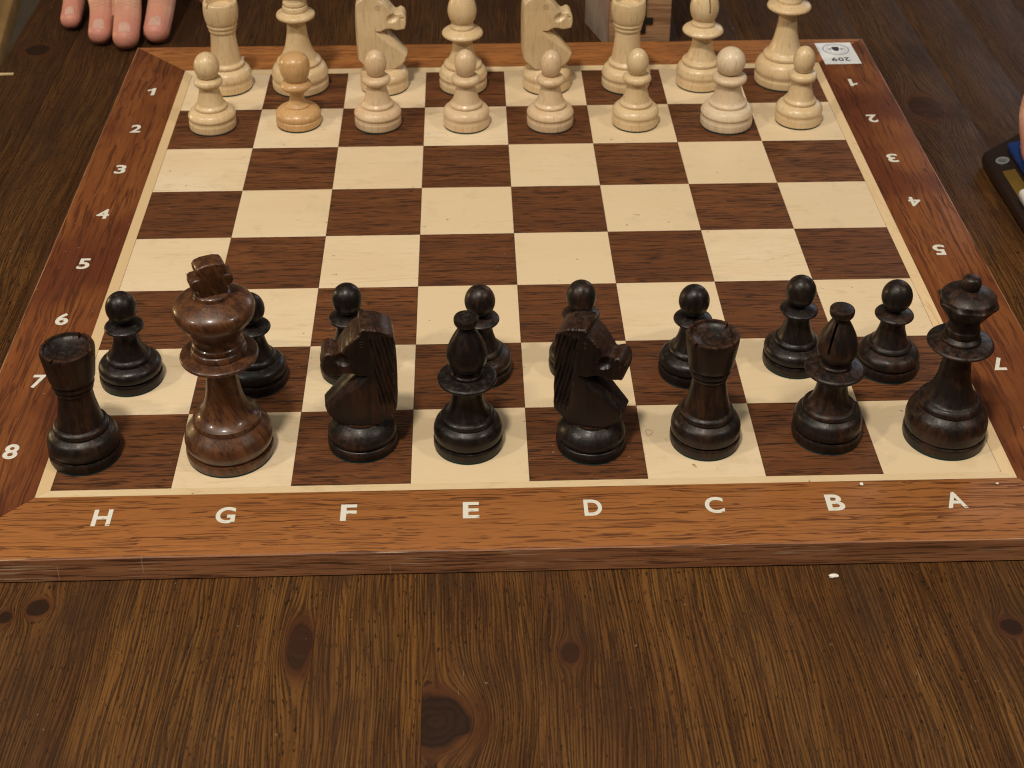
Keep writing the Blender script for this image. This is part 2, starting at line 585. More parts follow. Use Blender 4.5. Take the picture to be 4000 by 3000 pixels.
def lathe(name, prof, seg=72, k=1.0, mod=None, angle=38, sub=5):
    """prof: (r, z[, 's']) in millimetres from bottom to top"""
    pts = catmull(prof, sub=sub)
    bm = bmesh.new()
    rings = []
    for p in pts:
        r, z = p.x * k * MM, p.y * k * MM
        if r < 1e-5:
            rings.append([bm.verts.new((0, 0, z))])
        else:
            ring = []
            for i in range(seg):
                a = 2 * math.pi * i / seg
                f = mod(a, p.x, p.y) if mod else 1.0
                ring.append(bm.verts.new((r * f * math.cos(a), r * f * math.sin(a), z)))
            rings.append(ring)
    for A, B in zip(rings, rings[1:]):
        if len(A) == 1 and len(B) == 1:
            continue
        for i in range(seg):
            j = (i + 1) % seg
            if len(A) == 1:
                bm.faces.new((A[0], B[j], B[i]))
            elif len(B) == 1:
                bm.faces.new((A[i], A[j], B[0]))
            else:
                bm.faces.new((A[i], A[j], B[j], B[i]))
    for ring in (rings[0], rings[-1]):
        if len(ring) > 1:
            bm.faces.new(ring)
    return mesh_from(bm, name, angle)


def boolean_cut(mesh, boxes):
    """cut boxes (Matrix, sx, sy, sz) out of a mesh, return a new mesh"""
    o = bpy.data.objects.new("tmp", mesh)
    COL.objects.link(o)
    cut = bmesh.new()
    for mat, sx, sy, sz in boxes:
        r = bmesh.ops.create_cube(cut, size=1.0)
        for v in r['verts']:
            v.co = mat @ Vector((v.co.x * sx, v.co.y * sy, v.co.z * sz))
    cm = bpy.data.meshes.new("tmpcut")
    cut.to_mesh(cm)
    cut.free()
    c = bpy.data.objects.new("tmpcut", cm)
    COL.objects.link(c)
    m = o.modifiers.new("b", 'BOOLEAN')
    m.operation = 'DIFFERENCE'
    m.object = c
    m.solver = 'EXACT'
    dg = bpy.context.evaluated_depsgraph_get()
    dg.update()
    new = bpy.data.meshes.new_from_object(o.evaluated_get(dg))
    new.polygons.foreach_set('use_smooth', [True] * len(new.polygons))
    new.set_sharp_from_angle(angle=math.radians(35))
    bpy.data.objects.remove(o)
    bpy.data.objects.remove(c)
    if not new.materials:
        new.materials.append(None)
    return new


# ------------------------------------------------------------------ floor and table
TZ = -0.0112
k = NT("floor_boards")
v = k.coords(False)
fc_ = k.mix(k.ramp(k.noise(v, 3, 4), 0.3, 0.7), (0.150, 0.115, 0.075), (0.110, 0.085, 0.055))
M_FLOOR = k.out(fc_, 0.6, 0.3)
bm = bmesh.new()
vs = [bm.verts.new(p) for p in ((-6, -6, TZ - 0.75), (6, -6, TZ - 0.75), (6, 6, TZ - 0.75), (-6, 6, TZ - 0.75))]
bm.faces.new(vs)
tag(obj("floor", mesh_from(bm, "floor"), M_FLOOR), kind="structure")

table = tag(empty("table", (0, 0, TZ - 0.75)), "dark brown stained pine table under the chess board", "table")
rng = random.Random(3)
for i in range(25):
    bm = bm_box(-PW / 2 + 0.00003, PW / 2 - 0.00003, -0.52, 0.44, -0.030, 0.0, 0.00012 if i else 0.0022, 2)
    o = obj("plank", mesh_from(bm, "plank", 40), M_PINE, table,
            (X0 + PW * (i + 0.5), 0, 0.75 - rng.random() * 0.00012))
xm = X0 + PW * 25
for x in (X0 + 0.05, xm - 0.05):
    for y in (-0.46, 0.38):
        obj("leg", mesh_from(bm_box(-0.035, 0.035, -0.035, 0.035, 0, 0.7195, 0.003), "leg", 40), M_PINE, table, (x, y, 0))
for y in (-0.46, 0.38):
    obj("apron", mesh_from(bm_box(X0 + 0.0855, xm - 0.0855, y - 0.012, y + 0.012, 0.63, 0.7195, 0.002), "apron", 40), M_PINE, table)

# ------------------------------------------------------------------ chess board
board = tag(empty("chess_board", (0, 0, TZ)), "wooden chess board with brown frame, white letters and numbers", "chess board")
BZ = -TZ          # height of the playing surface above the table, in board space
FZ = BZ + 0.001   # the frame stands one millimetre proud
SQ = 0.05
HALF = 0.2
STR = 0.2052
OUT = 0.2420
EDG = 0.0007

obj("bottom_panel", mesh_from(bm_box(-0.2370, 0.2370, -0.2370, 0.2370, 0.0, BZ - 0.0045), "bottom_panel"),
    plain("panel_board", (0.12, 0.07, 0.04), 0.8), board)
sq_l = mesh_from(bm_box(-SQ / 2 + 6e-5, SQ / 2 - 6e-5, -SQ / 2 + 6e-5, SQ / 2 - 6e-5, -0.0044, 0, 0.00010, 1), "square")
sq_d = sq_l.copy()
rng = random.Random(11)
for r in range(8):
    for c in range(8):
        dark = (r + c) % 2 == 0
        dz = rng.uniform(-0.00005, 0.00005)
        obj("dark_square" if dark else "light_square", sq_d if dark else sq_l, M_DARKSQ if dark else M_LIGHTSQ, board,
            (-HALF + SQ * (c + 0.5), -HALF + SQ * (r + 0.5), BZ + dz))


bm = bmesh.new()
pr = None
for i in range(41):
    a = 2 * math.pi * i / 40
    rr = 0.0017 * (1 + 0.16 * math.sin(3 * a + 1) + 0.10 * math.sin(5 * a))
    q = (bm.verts.new((rr * math.cos(a), rr * 1.25 * math.sin(a), 0)), bm.verts.new(((rr - 0.0004) * math.cos(a), (rr - 0.0004) * 1.25 * math.sin(a), 0)))
    if pr:
        bm.faces.new((pr[0], q[0], q[1], pr[1]))
    pr = q
o = obj("stain", mesh_from(bm, "stain"), plain("dried_stain", (0.46, 0.36, 0.23), 0.6), board, (0.0537, -0.1693, BZ + 0.00009))
o["label"] = "small dried ring stain on the light square"


def ring_piece(inner, outer, zi_top, zo_top, zbot):
    """one mitred side of a square frame, lying along +x at -y"""
    g = 0.00004
    bm = bmesh.new()
    P = [(-inner + g, -inner, zi_top), (inner - g, -inner, zi_top), (outer - g, -outer, zo_top), (-outer + g, -outer, zo_top)]
    hi = [bm.verts.new(p) for p in P]
    lo = [bm.verts.new((p[0], p[1], zbot)) for p in P]
    bm.faces.new(hi)
    bm.faces.new(lo)
    for i in range(4):
        bm.faces.new((hi[i], hi[(i + 1) % 4], lo[(i + 1) % 4], lo[i]))
    bmesh.ops.recalc_face_normals(bm, faces=bm.faces)
    return bm


rails = []
for q in range(4):
    rz = q * math.pi / 2
    # meshes are built already turned, so that the grain runs along the right axis
    rot = Matrix.Rotation(rz, 4, 'Z')
    bm = ring_piece(HALF + 0.00008, STR - 0.00005, BZ, FZ - 0.0001, BZ - 0.0044)
    bm.transform(rot)
    obj("inlay_strip", mesh_from(bm, "inlay_strip"), M_STRIP_X if q % 2 == 0 else M_STRIP_Y, board)
    bm = ring_piece(STR, OUT - EDG, FZ, FZ, BZ - 0.0043)
    es = [e for e in bm.edges if all(v.co.z > FZ - 1e-6 for v in e.verts)]
    bmesh.ops.bevel(bm, geom=es, offset=0.00022, segments=2, affect='EDGES', profile=0.5)
    bm.transform(rot)
    rl = obj("frame_rail", mesh_from(bm, "frame_rail", 35), M_RAIL_X if q % 2 == 0 else M_RAIL_Y, board)
    rails.append(rl)
    bm = ring_piece(OUT - EDG + 0.00002, OUT, FZ - 0.00012, FZ - 0.00035, 0.0007)
    bm.transform(rot)
    obj("edge_veneer", mesh_from(bm, "edge_veneer"), M_EDGE_X if q % 2 == 0 else M_EDGE_Y, board)


def text_mesh(ch, height, width, bold=0.020, slant=0.0):
    cu = bpy.data.curves.new("t", 'FONT')
    cu.body = ch
    cu.size = 1.0
    cu.offset = bold
    cu.resolution_u = 5
    cu.extrude = 0.0
    o = bpy.data.objects.new("t", cu)
    COL.objects.link(o)
    dg = bpy.context.evaluated_depsgraph_get()
    me = bpy.data.meshes.new_from_object(o.evaluated_get(dg))
    bpy.data.objects.remove(o)
    xs = [v.co.x for v in me.vertices]
    ys = [v.co.y for v in me.vertices]
    cx, cy = (min(xs) + max(xs)) / 2, (min(ys) + max(ys)) / 2
    sx, sy = width / max(1e-6, max(xs) - min(xs)), height / (max(ys) - min(ys))
    for v in me.vertices:
        x, y = (v.co.x - cx) * sx, (v.co.y - cy) * sy
        v.co = Vector((x + slant * y, y, 0))
    me.materials.clear()
    me.materials.append(None)
    return me


LW = {'H': 8.2, 'G': 8.6, 'F': 7.0, 'E': 7.2, 'D': 8.0, 'C': 8.4, 'B': 8.0, 'A': 9.0}
NW = {'1': 4.4, '2': 6.6, '3': 6.6, '4': 7.0, '5': 6.6, '6': 6.6, '7': 6.4, '8': 6.6}
PZ = FZ + 0.00006
for i, ch in enumerate("HGFEDCBA"):
    me = text_mesh(ch, 0.0098, LW[ch] * 0.93 * MM, 0.026)
    x = -0.175 + 0.05 * i
    obj("letter", me, M_PAINT, rails[0], (x + 0.0002, -0.2184, PZ))
    obj("letter", me, M_PAINT, rails[2], (x + 0.0015, 0.2205, PZ), math.pi)
for i in range(8):
    ch = str(8 - i)
    if ch == '1':
        bm = bm_prism([(0.0008, -0.005), (0.0030, -0.005), (0.0030, 0.005), (0.0013, 0.005), (0.0004, 0.0036), (-0.0020, 0.0026), (-0.0020, 0.0007), (0.0008, 0.0018)], -0.00005, 0.0)
        me = mesh_from(bm, "numeral")
    else:
        me = text_mesh(ch, 0.0100, NW[ch] * 0.95 * MM, 0.026)
    y = -0.1752 + 0.05 * i
    obj("numeral", me, M_PAINT, rails[3], (-0.2222, y, PZ))
    obj("numeral", me, M_PAINT, rails[1], (0.2215, y, PZ), math.pi)

# white label stuck on the far right corner
k = NT("label_paper")
v = k.coords(False)
M_PAPER = k.out(k.mix(k.ramp(k.noise(v, 200, 3), 0.3, 0.7), (0.80, 0.81, 0.82), (0.73, 0.74, 0.76)), 0.45, 0.45)
M_INK = plain("dark_ink", (0.03, 0.032, 0.04), 0.6)
M_INKB = plain("blue_grey_ink", (0.30, 0.32, 0.42), 0.6)
st = obj("label_sticker", mesh_from(bm_box(-0.0120, 0.0120, -0.0165, 0.0165, 0, 0.00012, 0.00005, 1), "label_sticker"), M_PAPER, board,
         (0.2207, 0.2187, FZ + 0.00003), 0.02)
st["label"] = "white paper label with oval emblem and number on the board corner"


def oval_ring(rx, ry, w, n=48, a0=0.0, a1=2 * math.pi):
    bm = bmesh.new()
    pr = None
    for i in range(n + 1):
        a = a0 + (a1 - a0) * i / n
        p = (bm.verts.new((rx * math.cos(a), ry * math.sin(a), 0)), bm.verts.new(((rx - w) * math.cos(a), (ry - w) * math.sin(a), 0)))
        if pr:
            bm.faces.new((pr[0], p[0], p[1], pr[1]))
        pr = p
    return mesh_from(bm, "emblem_ring")


obj("emblem_ring", oval_ring(0.0088, 0.0086, 0.0008), M_INKB, st, (0, 0.0060, 0.0002))
obj("emblem_ring", oval_ring(0.0065, 0.0063, 0.0003), M_INKB, st, (0, 0.0060, 0.0002))
sh = [(-0.0022, 0.0032), (0.0022, 0.0032), (0.0026, 0.0006), (0.0016, -0.0024), (0, -0.0036), (-0.0016, -0.0024), (-0.0026, 0.0006)]
bm = bmesh.new()
bm.faces.new([bm.verts.new((a, b, 0)) for a, b in sh])
obj("emblem_shield", mesh_from(bm, "emblem_shield"), M_INK, st, (0, 0.0066, 0.00022))
for s in (-1, 1):
    for j, (dx, h) in enumerate(((0.0036, 0.0030), (0.0048, 0.0018))):
        obj("emblem_bar", mesh_from(bm_box(-0.0003, 0.0003, -h / 2, h / 2, 0, 0.00003), "emblem_bar"), M_INK, st, (s * dx, 0.0064, 0.0002))
for j, ch in enumerate("209"):
    obj("numeral", text_mesh(ch, 0.0055, 0.0036, 0.02), M_INK, st, (0.0040 - j * 0.0042, -0.0096, 0.0002), math.pi)


# ------------------------------------------------------------------ profiles of the turned pieces (mm)
def base_prof(R, zt, lip, disc=5.0, groove=1.5, fat=-0.15):
    """disc foot and swelling above it, up to the shoulder under the lip"""
    zb = disc + 1.1
    H = zt - zb
    return [(0, 0.8, 's'), (R - 0.4, 0.8, 's'), (R - 0.1, 1.1), (R, 1.8), (R, disc - 0.9), (R - 0.25, disc - 0.05, 's'), (R - groove, disc + 0.25, 's'),
            (R - groove, zb - 0.2, 's'), (R - 0.35, zb + 0.35), (R + fat, zb + 0.26 * H), (R - 0.35, zb + 0.50 * H),
            (R - 0.40 * (R - lip), zb + 0.78 * H), (lip - 0.3, zt, 's'), (0, zt, 's')]


def felt(R):
    return [(0, 0, 's'), (R - 0.35, 0, 's'), (R - 0.35, 0.85, 's'), (0, 0.85, 's')]


def sphere_prof(r, z0, z1, rbase, zlo):
    """ball between z0 (virtual bottom) and z1, trimmed at zlo"""
    zc, h = (z0 + z1) / 2, (z1 - z0) / 2
    pts = [(0, zlo, 's')]
    a0 = math.asin(max(-1, min(1, (zlo - zc) / h)))
    n = 14
    for i in range(n + 1):
        a = a0 + (math.pi / 2 - a0) * i / n
        pts.append((max(0.0, r * math.cos(a)), zc + h * math.sin(a)))
    pts[1] = (*pts[1], 's')
    pts[-1] = (0, z1)
    return pts


def mk(parts, k=1.0, seg=72):
    """parts: list of (name, profile[, mod]) -> list of (name, mesh)"""
    return [(p[0], lathe(p[0], p[1], seg, k, p[2] if len(p) > 2 else None)) for p in parts]


R = 14.3
BP = mk([("felt_pad", felt(R)), ("base", base_prof(R, 12.4, 10.0)),
         ("stem", [(0, 12.2, 's'), (9.7, 12.3, 's'), (10.1, 13.0), (10.0, 13.9), (9.2, 14.9, 's'), (8.5, 15.2, 's'), (7.2, 18), (6.1, 21.5), (5.6, 24.6), (5.7, 27.2, 's'), (0, 27.4, 's')]),
         ("collar", [(0, 26.9, 's'), (5.6, 27.1, 's'), (8.1, 28.6), (8.8, 29.4), (8.4, 30.2), (7.0, 30.9), (5.2, 31.6, 's'), (0, 31.8, 's')]),
         ("head", sphere_prof(6.95, 31.6, 47.3, 4, 31.9 - 0.2))])
R = 14.0
WP = mk([("felt_pad", felt(R)), ("base", base_prof(R, 13.0, 9.6, 5.6, 0.35, 0.1)),
         ("stem", [(0, 12.8, 's'), (9.3, 12.9, 's'), (9.75, 13.6), (9.6, 14.6), (8.9, 15.3, 's'), (8.2, 16.2), (6.9, 20.5), (5.9, 25.0), (5.8, 27.6, 's'), (0, 27.8, 's')]),
         ("collar", [(0, 27.2, 's'), (5.7, 27.3, 's'), (7.4, 27.7), (8.4, 29.2), (8.4, 30.6), (7.5, 31.9), (5.4, 32.5, 's'), (0, 32.7, 's')]),
         ("head", sphere_prof(6.5, 31.2, 48.7, 4, 32.4))])
WPB = mk([("felt_pad", felt(R)), ("base", base_prof(R, 12.6, 10.2, 5.4, 0.35, 0.1)),
          ("stem", [(0, 12.4, 's'), (9.9, 12.5, 's'), (10.3, 13.2), (10.1, 14.2), (9.4, 14.8, 's'), (8.6, 16.0), (7.3, 19.5), (6.5, 23.2), (6.4, 25.6, 's'), (0, 25.8, 's')]),
          ("collar", [(0, 25.2, 's'), (6.3, 25.3, 's'), (8.2, 25.8), (9.2, 27.2), (9.1, 28.5), (8.0, 29.6), (5.8, 30.1, 's'), (0, 30.3, 's')]),
          ("head", sphere_prof(7.8, 29.2, 45.2, 4, 30.0))], k=1.11)
R = 13.5
WPG = mk([("felt_pad", felt(R)), ("base", [(0, 0.8, 's'), (R - 0.4, 0.8, 's'), (R, 1.5), (R, 4.4), (R - 0.4, 5.2, 's'), (R - 0.7, 5.4, 's'), (R - 0.2, 6.2), (R - 0.1, 8.0), (R - 1.6, 10.0), (R - 4.2, 11.5), (R - 6.0, 12.2, 's'), (0, 12.3, 's')]),
          ("stem", [(0, 12.0, 's'), (7.0, 12.1, 's'), (7.0, 13.0), (6.3, 13.6, 's'), (5.3, 14.6), (4.3, 17.5), (4.2, 20.0), (4.9, 22.6, 's'), (0, 22.8, 's')]),
          ("collar", [(0, 22.0, 's'), (4.7, 22.2, 's'), (7.4, 23.2), (9.1, 25.2), (9.1, 26.4), (8.0, 28.0), (6.3, 29.2, 's'), (0, 29.4, 's')]),
          ("head", [(0, 29.0, 's'), (6.4, 29.1, 's'), (7.9, 32.0), (8.9, 36.2), (8.9, 39.4), (8.0, 42.8), (5.6, 45.2), (2.6, 46.0), (0, 46.15)])])

R = 15.0
slot = [(Matrix.Translation((6.0 * MM, 0, 54.5 * MM)) @ Matrix.Rotation(math.radians(28), 4, 'Y'), 0.011, 0.0011, 0.014)]
slot_w = [(Matrix.Translation((6.6 * MM, 0, 58 * MM)) @ Matrix.Rotation(math.radians(38), 4, 'Y'), 0.012, 0.0012, 0.014)]
BB = mk([("felt_pad", felt(R)), ("base", base_prof(R, 14.6, 11.6)),
         ("stem", [(0, 14.4, 's'), (11.3, 14.5, 's'), (11.7, 15.2), (11.6, 16.3), (10.8, 17.2, 's'), (9.6, 17.5, 's'), (8.0, 20.5), (6.9, 24.5), (6.5, 28.5), (6.9, 32.4, 's'), (0, 32.6, 's')]),
         ("collar", [(0, 32.2, 's'), (6.8, 32.3, 's'), (10.5, 33.6), (12.4, 34.9), (12.6, 35.8), (12.0, 36.5, 's'), (9.0, 37.1), (7.0, 37.5, 's'), (6.9, 38.6), (6.3, 39.4), (6.0, 40.8, 's'), (0, 41.0, 's')]),
         ("head", [(0, 40.5, 's'), (6.0, 40.6, 's'), (7.7, 43.0), (8.6, 46.6), (8.3, 50.0), (7.0, 54.0), (5.2, 57.8), (3.8, 60.4), (3.0, 62.0, 's'), (0, 62.2, 's')]),
         ("finial", [(0, 61.6, 's'), (3.0, 61.9, 's'), (4.5, 62.8), (5.15, 64.2), (5.2, 65.9, 's'), (4.9, 66.5, 's'), (2.5, 66.8), (0, 66.9)])])
BB = [(n, boolean_cut(m, slot) if n == "head" else m) for n, m in BB]
WB = mk([("felt_pad", felt(R)), ("base", base_prof(R, 14.8, 11.8, 5.8, 0.35, 0.1)),
         ("stem", [(0, 14.6, 's'), (11.5, 14.7, 's'), (11.9, 15.6), (11.7, 16.9), (10.6, 17.8, 's'), (9.6, 18.6), (7.8, 22.5), (6.6, 27.0), (6.2, 31.0), (6.5, 33.6, 's'), (0, 33.8, 's')]),
         ("collar", [(0, 33.2, 's'), (6.4, 33.3, 's'), (9.6, 34.2), (12.4, 36.0), (12.7, 37.2), (11.6, 38.6), (9.0, 39.9), (7.4, 40.6, 's'), (7.5, 41.8), (6.8, 43.2), (6.5, 44.4, 's'), (0, 44.6, 's')]),
         ("head", [(0, 44.0, 's'), (6.4, 44.1, 's'), (7.9, 46.6), (8.9, 50.6), (8.7, 54.4), (7.6, 58.4), (5.8, 62.0), (4.0, 64.4), (3.0, 65.4, 's'), (0, 65.6, 's')]),
         ("finial", sphere_prof(3.9, 64.6, 72.0, 2, 65.2))])
WB = [(n, boolean_cut(m, slot_w) if n == "head" else m) for n, m in WB]

R = 15.2


def notches(zt, rr, n=4, a0=0.5, w=1.5, dep=3.0):
    L = []
    for i in range(n):
        a = a0 + 2 * math.pi * i / n
        L.append((Matrix.Rotation(a, 4, 'Z') @ Matrix.Translation((rr * MM, 0, zt * MM)), 0.008, w * MM, dep * 2 * MM))
    return L


BR = mk([("felt_pad", felt(R)), ("base", base_prof(R, 14.9, 11.5)),
         ("stem", [(0, 14.7, 's'), (11.1, 14.8, 's'), (11.6, 15.7), (11.5, 17.0), (10.7, 17.9, 's'), (9.9, 18.2, 's'), (8.9, 22.5), (7.9, 28), (7.4, 32.4), (7.2, 35.0, 's'), (7.9, 35.2, 's'), (8.15, 36.1), (7.9, 37.0, 's'), (8.2, 37.2, 's'), (8.8, 38.3), (8.6, 39.5), (8.3, 40.2, 's'), (0, 40.4, 's')]),
         ("head", [(0, 39.9, 's'), (8.5, 40.1, 's'), (9.4, 41.3), (9.9, 44.0), (10.5, 48.5), (11.1, 53.0), (11.25, 55.2), (10.95, 56.3, 's'), (9.7, 56.5, 's'), (9.3, 55.3, 's'), (7.8, 54.2), (4.8, 53.2, 's'), (4.4, 52.6, 's'), (0, 52.4)])])
BR = [(n, boolean_cut(m, notches(56.6, 10.4, w=1.2, dep=2.0)) if n == "head" else m) for n, m in BR]
WR = mk([("felt_pad", felt(R)), ("base", base_prof(R, 15.1, 11.2, 5.8, 0.35, 0.1)),
         ("stem", [(0, 14.9, 's'), (10.8, 15.0, 's'), (11.3, 15.9), (11.2, 17.2), (10.4, 18.0, 's'), (9.6, 19.0), (8.7, 25), (8.0, 32), (7.7, 38.4, 's'), (8.2, 38.7, 's'), (8.6, 39.9), (8.4, 41.0, 's'), (8.7, 41.3, 's'), (9.3, 42.6), (9.1, 43.8, 's'), (0, 44.0, 's')]),
         ("head", [(0, 43.4, 's'), (9.0, 43.6, 's'), (10.0, 46.0), (10.6, 50), (10.7, 54), (10.3, 57.4), (9.8, 58.3, 's'), (8.6, 58.3, 's'), (8.2, 54.6, 's'), (4, 54.2), (0, 54.1)])])
WR = [(n, boolean_cut(m, notches(58.3, 10.0, w=1.4, dep=3.0)) if n == "head" else m) for n, m in WR]


# cross of the kings: bevelled outline, extruded
def cross_mesh():
    half = [(5.2, 82.4), (6.2, 84.2), (5.9, 86.0), (7.9, 86.6), (8.7, 88.0), (8.5, 90.6), (7.2, 91.4), (5.3, 91.5), (4.9, 92.2), (6.0, 93.2), (6.1, 95.2), (5.2, 96.6), (2.5, 97.4)]
    poly = half + [(-a, b) for a, b in reversed(half)]
    bm = bm_prism([(a * MM, b * MM) for a, b in poly], -4.3 * MM, 4.3 * MM, axis='y')
    es = [e for e in bm.edges if abs(e.verts[0].co.y - e.verts[1].co.y) < 1e-7]
    bmesh.ops.bevel(bm, geom=es, offset=0.9 * MM, segments=3, affect='EDGES', profile=0.5)
    return mesh_from(bm, "cross", 40)


CROSS = cross_mesh()
R = 18.7
BK = mk([("felt_pad", felt(R)),
         ("base", [(0, 0.8, 's'), (R - 0.4, 0.8, 's'), (R - 0.1, 1.1), (R, 1.8), (R, 4.2), (R - 0.4, 5.0, 's'), (R - 1.5, 5.2, 's'), (R - 1.6, 5.7, 's'), (R - 0.7, 6.3), (R, 8.6), (R - 0.05, 10.6), (R - 0.9, 13.2), (R - 2.7, 15.5), (R - 4.0, 17.0), (14.0, 17.9, 's'), (0, 18, 's')]),
         ("stem", [(0, 17.7, 's'), (14.4, 17.8, 's'), (14.5, 18.8), (14.2, 19.9, 's'), (12.6, 20.9), (10.8, 22.8), (9.0, 26.5), (7.7, 31.5), (6.9, 37.5), (6.7, 43.0), (7.2, 48.0, 's'), (0, 48.2, 's')]),
         ("collar", [(0, 47.6, 's'), (7.1, 47.8, 's'), (11.5, 48.8), (15.4, 50.2), (16.2, 51.2), (15.8, 52.1), (13.6, 52.9), (11.6, 53.3, 's'), (11.6, 54.2), (11.0, 55.6), (10.2, 56.2, 's'), (10.7, 56.9), (10.6, 58.0), (9.9, 58.8, 's'), (9.6, 60.0), (9.7, 61.2, 's'), (0, 61.4, 's')]),
         ("crown", [(0, 60.8, 's'), (9.7, 61.0, 's'), (10.6, 63.4), (13.2, 67.2), (15.8, 71.0), (16.7, 74.0), (16.2, 76.4), (14.0, 78.4), (10.6, 80.0), (7.7, 80.8, 's'), (7.6, 81.1), (7.3, 82.3), (6.6, 82.9, 's'), (0, 83.0, 's')])], seg=88)
R = 17.6
WK = mk([("felt_pad", felt(R)), ("base", base_prof(R, 17.0, 13.5, 5.8, 0.4, 0.1)),
         ("stem", [(0, 16.8, 's'), (13.2, 16.9, 's'), (13.8, 17.6), (13.6, 18.8), (12.4, 19.8, 's'), (11.0, 21.4), (8.6, 26.5), (7.0, 33), (6.0, 40), (5.8, 45.6, 's'), (0, 45.8, 's')]),
         ("collar", [(0, 45.2, 's'), (5.8, 45.4, 's'), (8.6, 46.2), (11.6, 47.8), (12.0, 49.0), (11.3, 50.3), (9.2, 51.4), (7.8, 52.0, 's'), (8.0, 53.2), (7.6, 55.0), (6.9, 55.6, 's'), (7.4, 56.6), (7.2, 58.2), (6.8, 59.0, 's'), (7.0, 61.2, 's'), (0, 61.4, 's')]),
         ("crown", [(0, 60.8, 's'), (7.0, 61.0, 's'), (8.6, 63.6), (11.2, 68.0), (13.0, 72.0), (13.4, 74.4), (12.6, 76.4), (10.4, 78.4), (8.4, 80.0), (7.0, 80.8, 's'), (7.0, 82.2), (6.4, 82.9, 's'), (0, 83.0, 's')])])


def scallop(a, r, z):
    if 66.0 < z < 73.6 and r > 9:
        w = math.sin(math.pi * (z - 66.0) / 7.6)
        return 1.0 - 0.13 * w * (0.5 - 0.5 * math.cos(8 * a)) ** 0.7
    return 1.0


BQ = mk([("felt_pad", felt(R)), ("base", base_prof(R, 18.2, 13.4, 5.2, 1.1)),
         ("stem", [(0, 18.0, 's'), (12.9, 18.1, 's'), (13.5, 18.9), (13.4, 20.3), (12.4, 21.6, 's'), (10.9, 22.6), (8.8, 26.8), (7.2, 32.0), (6.2, 38.5), (5.9, 43.0), (6.3, 47.0, 's'), (0, 47.2, 's')]),
         ("collar", [(0, 46.6, 's'), (6.2, 46.8, 's'), (10.2, 47.9), (13.4, 49.3), (13.9, 50.1), (13.2, 50.9, 's'), (10.0, 51.7), (8.3, 52.0, 's'), (8.2, 53.0), (7.2, 54.0), (6.6, 54.6, 's'), (7.0, 55.4), (7.1, 57.6), (6.7, 58.4, 's'), (6.5, 60.5), (6.7, 62.2, 's'), (0, 62.4, 's')]),
         ("crown", [(0, 61.8, 's'), (6.7, 62.0, 's'), (8.0, 64.4), (10.6, 68.0), (12.5, 70.6), (12.8, 71.8, 's'), (11.9, 72.6), (10.6, 74.2), (8.0, 75.9), (4.8, 76.9), (3.4, 77.2, 's'), (0, 77.3, 's')], scallop),
         ("finial", [(0, 76.9, 's'), (3.4, 77.0, 's'), (3.85, 78.2), (4.0, 79.6), (3.8, 81.2), (3.0, 82.5), (1.6, 83.1), (0, 83.25)])], seg=96)
WQ = mk([("felt_pad", felt(R)), ("base", base_prof(R, 17.4, 13.0, 5.8, 0.4, 0.1)),
         ("stem", [(0, 17.2, 's'), (12.5, 17.3, 's'), (13.1, 18.0), (12.9, 19.6), (11.8, 20.6, 's'), (10.4, 22.2), (8.2, 28), (6.7, 35), (5.8, 42), (5.9, 47.6, 's'), (0, 47.8, 's')]),
         ("collar", [(0, 47.2, 's'), (5.8, 47.4, 's'), (9.6, 48.4), (13.2, 50.2), (13.6, 51.4), (12.6, 52.7), (9.6, 53.8), (7.6, 54.4, 's'), (7.6, 55.8), (6.9, 57.4, 's'), (6.6, 60.0), (6.8, 62.2, 's'), (0, 62.4, 's')]),
         ("crown", [(0, 61.8, 's'), (6.7, 62.0, 's'), (8.0, 64.4), (10.6, 68.0), (12.5, 70.6), (12.8, 71.8, 's'), (11.9, 72.6), (10.6, 74.2), (8.0, 75.9), (4.8, 76.9), (3.4, 77.2, 's'), (0, 77.3, 's')], scallop),
         ("finial", sphere_prof(4.0, 76.4, 84.0, 2, 77.0))])


# ------------------------------------------------------------------ knights
def lerp(a, b, t):
    return a + (b - a) * max(0.0, min(1.0, t))


